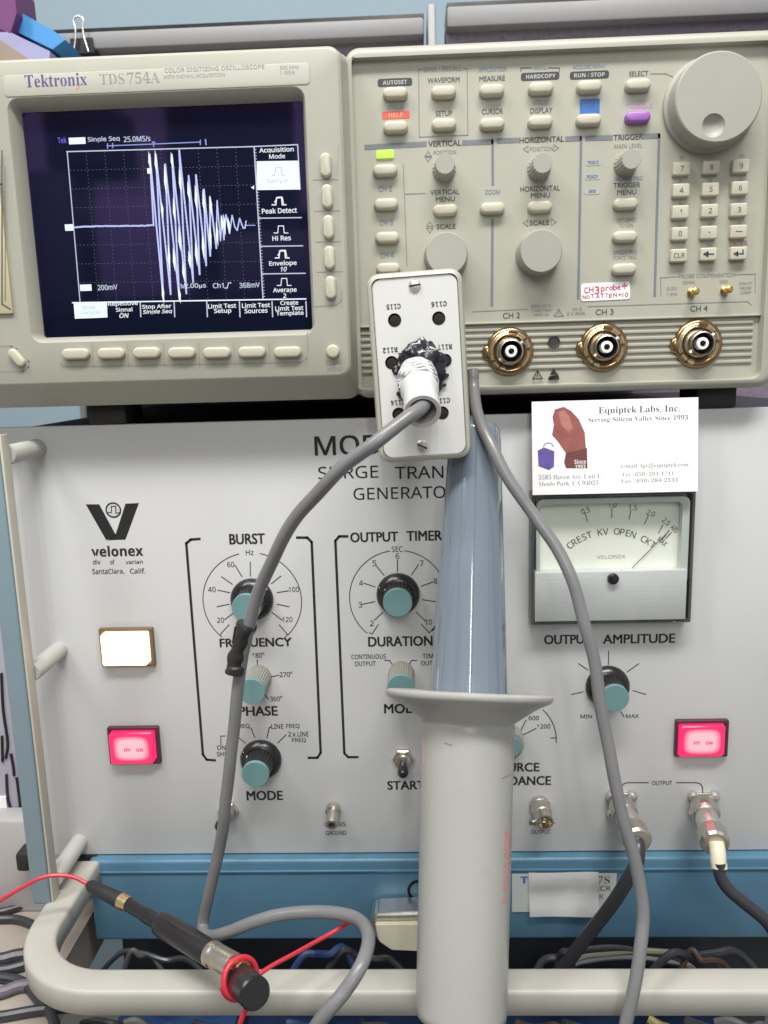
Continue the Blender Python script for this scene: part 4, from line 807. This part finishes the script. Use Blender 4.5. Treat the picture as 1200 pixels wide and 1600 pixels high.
ct('3585 Haven Ave. Unit E', 889, 744, 97, 7.5); ct('Menlo Park, CA 94025', 887, 754.5, 93, 7.5); ct('e-mail: fgs@equiptek.com', 1022, 727, 105, 8.5); ct('Tel: (650) 261-1711', 1011, 740.5, 81, 7.5); ct('Fax: (650) 284-2133', 1013, 750.5, 88, 7.5); k.done('small_print', mat('card_ink_grey', (.20, .20, .22, 1), .6, var=0), cc)
CP = lambda L: [(at(x, y, -.014).x, at(x, y, -.014).z) for x, y in L]
k.poly(CP([(868, 640), (882, 636), (893, 642), (905, 655), (914, 676), (917, 731), (884, 731), (881, 722), (884, 708), (872, 690), (863, 680), (866, 664), (864, 652)])); k.done('picture', STONE, cc)
K2 = Ink(-.014, lambda x, z: cardpt(x, z, .00014)); K2.poly(CP([(884, 708), (917, 700), (917, 731), (884, 731), (881, 722)])); K2.done('picture_shade', mat('dark_red_print', (.15, .045, .045, 1), .6, var=.4, vs=200), cc)
K2.poly(CP([(873, 645), (882, 641), (890, 650), (896, 668), (889, 676), (878, 664)])); K2.done('picture_light', mat('light_red_print', (.42, .17, .15, 1), .6, var=.3, vs=200), cc)
k.poly(CP([(840, 704), (850, 699), (866, 705), (865, 729), (857, 734), (841, 728)])); k.arc(857, 700, 8, 10, 170, 1.2, 12); k.done('box_picture', VIOLET, cc)
k = Ink(-.014, lambda x, z: cardpt(x, z, .0002)); k.text('Since', 906, 721, 18, 7, 'bold'); k.text('1993', 906, 728.5, 16, 6, 'bold'); k.done('picture_lettering', INKW, cc)

# ================================================================== high voltage probe
pa, pb = at(742, 668, -.030), at(720.5, 1590, -.1340); ax = (pb-pa).normalized(); Lp = (pb-pa).length
def tz(px, py):  # distance along the axis whose pixel row is py
    best = min(range(0, 400), key=lambda i: abs(800-F*((pa+ax*(Lp*i/399)-CAMPOS).dot(UP))/((pa+ax*(Lp*i/399)-CAMPOS).dot(FW))-py)); return Lp*best/399
tf = tz(0, 1085); tg = tz(0, 1130)
prb = thing('high_voltage_probe', pb, 'tall upright probe with pale grey grip, flange and blue grey tapering nose', 'probe')
obj('nose', lathe(BM(), [(.0118, 0), (.0128, .0012), (.0132, .004), (.0186, tf+.002)], pa, ax, seg=64), NOSE, prb, smooth=50)
rb_ = BM(); _, ba, bb = basis(ax)
for i in range(14):
    th = 2*PI*i/14; d = ba*math.cos(th)+bb*math.sin(th); tube(rb_, [pa+ax*.006+d*.0131, pa+ax*tf+d*.0184], .0005, 6)
obj('nose_ribs', rb_, NOSE, prb)
obj('flange', lathe(BM(), [(.0190, tf-.0012), (.0385, tf-.0016), (.0402, tf-.0006), (.0404, tf+.0006), (.0390, tf+.0024), (.0330, tf+.0052), (.0225, tg-.001), (.0222, tg+.0002)], pa, ax, seg=96), GRIP, prb, smooth=50)
gr = obj('grip', lathe(BM(), [(.0221, tg), (.0227, tg+.0012), (.0222, tg+.004), (.0205, Lp-.004), (.0202, Lp-.001), (.0192, Lp)], pa, ax, seg=96), GRIP, prb, smooth=60)
# print on the grip: wrap text round the cylinder
side = RT-ax*RT.dot(ax); side.normalize(); front = -(side.cross(ax)); front = front if front.y < 0 else -front
def grippt(along, ang):
    r = .0222-(along-tg)/(Lp-tg)*.0017+.00010
    return pa+ax*along+side*(r*math.sin(ang))+front*(r*math.cos(ang))
def griptext(t, a0, w, h, ang):
    vs, fs, tw, th = glyphs(t, 'g', .02); bm = BM(); nv = [bm.verts.new(grippt(a0+x*w/tw, ang+y*h/th/.0215)) for x, y in vs]
    for f in fs: bm.faces.new([nv[i] for i in f])
    return bm
griptext_b = griptext('4009 S1G9 2', tz(0, 1340), tz(0, 1395)-tz(0, 1285), .0034, .93); obj('red_print', griptext_b, INKPINK, gr, smooth=0)
bm = griptext('MAX 40 KV', tz(0, 1320), tz(0, 1350)-tz(0, 1290), .0025, 1.18); obj('red_print', bm, INKPINK, gr, smooth=0)
for a_, y0, y1 in ((-1.28, 1160, 1195), (1.22, 1135, 1180)):
    bm = BM(); n0 = [bm.verts.new(grippt(tz(0, y), a_+s)) for y, s in ((y0, -.05), (y0, .06), (y1, .05), (y1, -.04))]; bm.faces.new(n0); obj('faded_mark', bm, mat('pink_smear', (.62, .36, .33, 1), .5), gr, smooth=0)
bm = BM(); 
for (y0, a0), (y1, a1) in (((1158, -.60), (1161, -.42)), ((1206, .80), (1202, 1.05)), ((1208, .70), (1206, .84))):
    p_ = [grippt(tz(0, y0)+(tz(0, y1)-tz(0, y0))*i/5, a0+(a1-a0)*i/5) for i in range(6)]; tube(bm, p_, .00022, 5)
obj('scratches', bm, mat('scratch_green', (.18, .19, .14, 1), .6), gr)

# ================================================================== compensation box
bc = Vector((.0045, -.062, -.0022)); rl = .043
def bx_(x, z, y): c_, s_ = math.cos(rl), math.sin(rl); return (bc.x+x*c_+z*s_*-1*-1, y, bc.z-x*s_*0-x*0+z*c_-x*s_) if False else (bc.x+x*c_-z*s_, y, bc.z+x*s_*-1*-1*0+z*c_+x*s_)
comp = thing('compensation_box', (bc.x, -.035, bc.z-.044), 'small upright box with a white screwed face plate and black sealant, plugged into the instrument', 'probe box')
def rbox(w, h, r, rows, m, nm, cx=0, cz=0, n=7, par=None, c0=True, c1=True):
    bm = BM(); rings = [[bx_(x, z, y) for x, z in rr(cx, cz, w-2*o_, h-2*o_, max(r-o_, 2e-4), n)] for o_, y in rows]; loft(bm, rings, c0, c1); return obj(nm, bm, m, par or comp, smooth=35)
cs_ = rbox(.0452, .0892, .0062, [(.0, -.031), (0, -.0590), (.0008, -.0612), (.0024, -.0620), (.0025, -.0612), (.0026, -.0600)], BOXP, 'case')
fpl = rbox(.0398, .0838, .0045, [(0, -.0585), (0, -.0612), (.0002, -.0614)], FACEP, 'face_plate')
def bpx(px, py, Y=-.0615):
    p = at(px, py, Y); return p
for x, y in ((648, 446), (659.5, 697)):
    p = bpx(x, y); s1 = obj('screw', lathe(BM(), [(.0029, -.0006), (.0029, .0004), (.0024, .0010), (.001, .0012)], (p.x, -.0614, p.z), seg=28), STEEL, fpl)
    a_ = .15 if y < 500 else -.45; bm = BM(); d = Vector((math.cos(a_), 0, math.sin(a_))); n_ = Vector((-d.z, 0, d.x))*.00035
    P0 = Vector((p.x, -.06272, p.z)); bm.faces.new([bm.verts.new(P0+d*.0026*s+n_*u) for s, u in ((-1, -1), (1, -1), (1, 1), (-1, 1))]); obj('slot', bm, HOLE, s1, smooth=0)
for x, y in ((616.5, 500), (685.5, 497), (612, 566.5), (695.5, 563), (623, 647), (691, 645)):
    p = bpx(x, y, -.0614)
    hd = obj('trimmer_hole', lathe(BM(), [(.0031, .0001), (.0031, .0003), (.0029, .0003), (.0029, .00012)], (p.x, -.0613, p.z), seg=32, c0=True, c1=False), HOLE, fpl)
    obj('trimmer', lathe(BM(), [(.0026, .0002), (.0016, .00035), (.0003, .0004)], (p.x+.0002, -.0613, p.z-.0004), seg=20), mat('trimmer_dark', (.022, .021, .018, 1), .7, spec=.15, var=.5, vs=900) if x == 616.5 else bpy.data.materials['trimmer_dark'], hd)
k = Ink(-.0616)
for t_, x, y, w_ in (('C115', 615, 479, 22), ('C116', 686, 475, 24), ('R112', 610, 547, 23), ('R117', 695.5, 542, 22), ('C114', 622, 629, 22), ('C113', 692, 626, 22)): k.text(t_, x, y, w_, 8, 'mono', .02, PI+rl*.9)
k.done('lettering', INKB, fpl)
def blob(center, rad, sq, seed, m, name, par, amp=.55, sub=4, fr=260):
    bm = BM(); bmesh.ops.create_icosphere(bm, subdivisions=sub, radius=1)
    for v in bm.verts:
        n_ = 1+amp*noise.noise(Vector(v.co)*1.9+Vector((seed, 0, 0)))+amp*.55*noise.noise(Vector(v.co)*5+Vector((0, seed, 0)))
        v.co = Vector((center[0]+v.co.x*rad*n_, center[1]+v.co.y*rad*sq*n_, center[2]+v.co.z*rad*n_*.9))
    return obj(name, bm, m, par, smooth=60)
SEAL = mat('glossy_sealant', (.014, .014, .022, 1), .22, var=.5, vs=300, bump=.5, bs=350, coat=.3)
p = bpx(656, 570, -.063); blob(p, .0112, .40, 3.3, SEAL, 'sealant', comp, .42)
for x, y, r_, sd in ((632, 600, .0032, 1), (682, 600, .0034, 2), (640, 556, .004, 4), (672, 556, .0042, 5), (621, 578, .0022, 6), (630, 617, .0024, 7), (690, 587, .0026, 8)):
    p = bpx(x, y, -.0618); blob(p, r_, .45, sd, SEAL, 'sealant', comp, .7, 3)
g0, g1 = at(652, 582, -.062), at(660, 642, -.097); ga = (g1-g0).normalized(); gL = (g1-g0).length
st_ = obj('strain_relief', lathe(BM(), [(.0086, 0), (.0090, .004), (.0084, gL*.40), (.0088, gL*.50), (.0082, gL*.58), (.0078, gL*.62), (.0082, gL), (.0079, gL+.0008), (.0062, gL+.0008), (.0059, gL-.002), (.0056, gL-.022)], g0, ga, seg=48, c1=True), WHITEP, comp, smooth=50)
tb = BM()
for i in range(5):
    tt = .10+i*.07; _, ba, bb = basis(ga); pts = [g0+ga*(gL*tt+.0012*math.sin(j*2+i))+(ba*math.cos(j*PI/12)+bb*math.sin(j*PI/12))*(.0088+.0004*math.sin(j*1.7+i)) for j in range(25)]; tube(tb, pts, .00045, 6)
obj('tape_wrap', tb, WHITEP, comp)
p = at(655, 560, PY); obj('plug', lathe(BM(), [(.0080, 0), (.0080, .022)], (p.x, PY-.0005, p.z), seg=32), NICKEL, comp)

# ================================================================== cables
def cable(name, pts, r, m, lab, cat='cable', grp=None, seg=16, wob=0):
    c = pxpath(pts); bm = BM(); tube(bm, c, r, seg, (lambda t: r*(1+wob*math.sin(t*40)*math.sin(t*17))) if wob else None); o = obj(name, bm, m); return props(o, lab, cat, grp)
ins = g0+ga*(gL-.008)
cpath = [(662, 606, -76), (667, 622, -88), (661, 636, -98), (635, 655, -106), (585, 694, -112), (520, 745, -107), (462, 812, -98), (424, 880, -88), (401, 935, -82), (387, 990, -79), (374, 1060, -77), (365, 1140, -76), (357, 1220, -75), (349, 1290, -72), (336, 1360, -68), (322, 1420, -64), (318, 1447, -66), (327, 1461, -74), (352, 1458, -84), (400, 1440, -88), (460, 1425, -90), (520, 1425, -96), (558, 1437, -108), (575, 1462, -126), (567, 1502, -142), (540, 1548, -150), (505, 1590, -154), (470, 1640, -150)]
c1 = thing('probe_cable', at(500, 1590, -.15), 'grey cable arching from the white strain relief and looping over the cream handle', 'cable')
bm = BM(); tube(bm, pxpath(cpath), .0031, 18); obj('jacket', bm, CABLE, c1, smooth=60)
bm = BM(); tube(bm, pxpath([(386, 974, -79.5), (379, 1000, -79), (372, 1025, -78.5), (368, 1050, -78)]), .0042, 20, lambda t: .0041+.0005*math.sin(t*7+1)+.0003*math.sin(t*21)); 
for v in bm.verts: v.co += Vector((noise.noise(v.co*160), noise.noise(v.co*160+Vector((5, 0, 0))), 0))*.0012
obj('tape', bm, TAPE, c1)
bm = BM(); P_ = [at(x, y, -.081) for x, y in ((366, 980), (376, 975), (372, 1010), (362, 1005))]; P2_ = [at(x, y, -.0785) for x, y in ((366, 1020), (374, 1050), (356, 1046), (354, 1040))]
for Q in (P_, P2_): loft(bm, [[q for q in Q], [q+Vector((0, .0006, 0)) for q in Q]])
obj('tape_tail', bm, TAPE, c1)
cable('grey_cable', [(739, 578, -22), (741, 610, -26), (748, 645, -40), (765, 690, -52), (795, 748, -60), (838, 808, -66), (872, 860, -72), (898, 920, -78), (917, 985, -82), (932, 1055, -86), (944, 1130, -90), (956, 1200, -94), (972, 1270, -98), (990, 1340, -102), (1002, 1400, -106), (1005, 1445, -110), (998, 1500, -116), (986, 1560, -122), (972, 1640, -128)], .0030, CABLE, 'long grey cable hanging down across the meter and the right output connector side', 'cable', None, 18)
def hvplug(b0, b1, lab, cabpts, boot):
    A, B = at(*b0), at(*b1); d = (B-A).normalized(); L_ = (B-A).length
    t_ = thing('coax_plug', A, lab, 'plug', 'coax plugs on the output connectors')
    obj('coupling_ring', lathe(BM(), [(.0068, 0), (.0074, .001), (.0074, L_*.28), (.0070, L_*.30)], A, d, seg=40), NICKEL, t_)
    obj('barrel', lathe(BM(), [(.0062, L_*.3), (.0064, L_*.33), (.0064, L_*.62), (.0060, L_*.66)], A, d, seg=40), STEEL, t_)
    obj('clamp_nut', lathe(BM(), [(.0070, L_*.66), (.0078, L_*.70), (.0080, L_*.95), (.0070, L_), (.0045, L_)], A, d, seg=40 if not boot else 12), NICKEL, t_, smooth=25)
    if boot: bm = BM(); tube(bm, pxpath(boot), .0042, 18); obj('boot', bm, CREAMP, t_)
    bm = BM(); tube(bm, pxpath(cabpts), .0037 if not boot else .0033, 16); obj('cable', bm, DKCABLE, t_)
hvplug((970, 1258, -.011), (997, 1316, -.046), 'coax plug with a black cable running down left, behind the long grey cable', [(994, 1305, -41), (998, 1325, -48), (996, 1350, -52), (982, 1375, -52), (955, 1415, -50), (925, 1452, -45), (890, 1495, -38), (860, 1540, -30)], None)
hvplug((1098, 1258, -.011), (1118, 1320, -.046), 'coax plug with a cream boot and a dark cable leaving at the right edge', [(1124, 1348, -52), (1127, 1370, -54), (1140, 1390, -56), (1165, 1410, -58), (1195, 1437, -60), (1215, 1470, -60), (1235, 1520, -60)], [(1119, 1316, -45), (1122, 1335, -49), (1124, 1357, -52)])

# ================================================================== adapter with red leads
ad = thing('probe_adapter', at(250, 1445, -.09), 'black sleeved connector adapter with nickel end lying over the cream handle', 'adapter')
def seg_(p0, p1, prof, m, nm, seg=32, par=None):
    A, B = at(*p0), at(*p1); d = (B-A).normalized(); L_ = (B-A).length; return obj(nm, lathe(BM(), [(r_, t_*L_) for r_, t_ in prof], A, d, seg=seg), m, par or ad, smooth=45)
seg_((138, 1382, -.062), (197, 1412, -.076), [(.0020, 0), (.0032, .08), (.0036, .5), (.0040, .92), (.0037, 1)], BLACKR, 'boot')
seg_((184, 1405, -.074), (201, 1413, -.078), [(.0040, .3), (.0036, 1.0)], BRASS, 'collar')
seg_((196, 1411, -.077), (258, 1447, -.094), [(.0030, 0), (.0033, .1), (.0033, .45), (.0037, .5), (.0037, .8), (.0032, 1)], BLACKP, 'stem')
seg_((246, 1440, -.091), (336, 1494, -.117), [(.0038, 0), (.0056, .06), (.0060, .15), (.0058, .95), (.0054, 1)], BLACKP, 'sleeve')
seg_((328, 1489, -.115), (366, 1510, -.126), [(.0054, 0), (.0059, .05), (.0059, .22), (.0055, .26), (.0057, .32), (.0057, .95), (.0046, 1)], NICKEL, 'shell')
seg_((364, 1509, -.1255), (380, 1518, -.130), [(.0034, 0), (.0036, .6), (.0044, .65), (.0044, 1)], BRASS, 'ferrule')
cp = thing('banana_plug', at(395, 1548, -.138), 'stubby black plug tip with a red wire coiled round its neck', 'plug')
A, B = at(372, 1528, -.128), at(398, 1552, -.146); d = (B-A).normalized(); obj('body', lathe(BM(), [(.0055, 0), (.0064, .002), (.0070, .006), (.0070, (B-A).length), (.0062, (B-A).length+.001)], A, d, seg=40), BLACKP, cp, smooth=35)
rw = BM(); _, ba, bb = basis((d+Vector((.25, 0, .1))).normalized()); cen = A+Vector((.0004, -.001, .0012))
pts = [cen+d*(.0013*j/48)+(ba*math.cos(j*PI/24)+bb*math.sin(j*PI/24))*(.0084+.0005*math.sin(j/9)) for j in range(116)]
tube(rw, pts, .0013, 10); obj('wire_coil', rw, REDW, cp, smooth=60)
cable('red_wire', [(142, 1384, -62), (118, 1372, -62), (90, 1368, -64), (62, 1372, -66), (30, 1388, -68), (0, 1408, -70), (-50, 1440, -72)], .0011, REDW, 'red wire arching left from the black adapter boot', 'wire', 'red leads', 10)
cable('red_wire', [(390, 1536, -135), (410, 1520, -130), (455, 1492, -118), (505, 1463, -104), (545, 1440, -95), (556, 1434, -91)], .0010, REDW, 'red wire rising right from the stubby plug under the grey loop', 'wire', 'red leads', 10)
cable('red_wire', [(388, 1560, -140), (381, 1580, -142), (374, 1600, -144), (368, 1640, -146)], .0012, REDW, 'short red wire dropping from the stubby plug off the bottom edge', 'wire', 'red leads', 10)
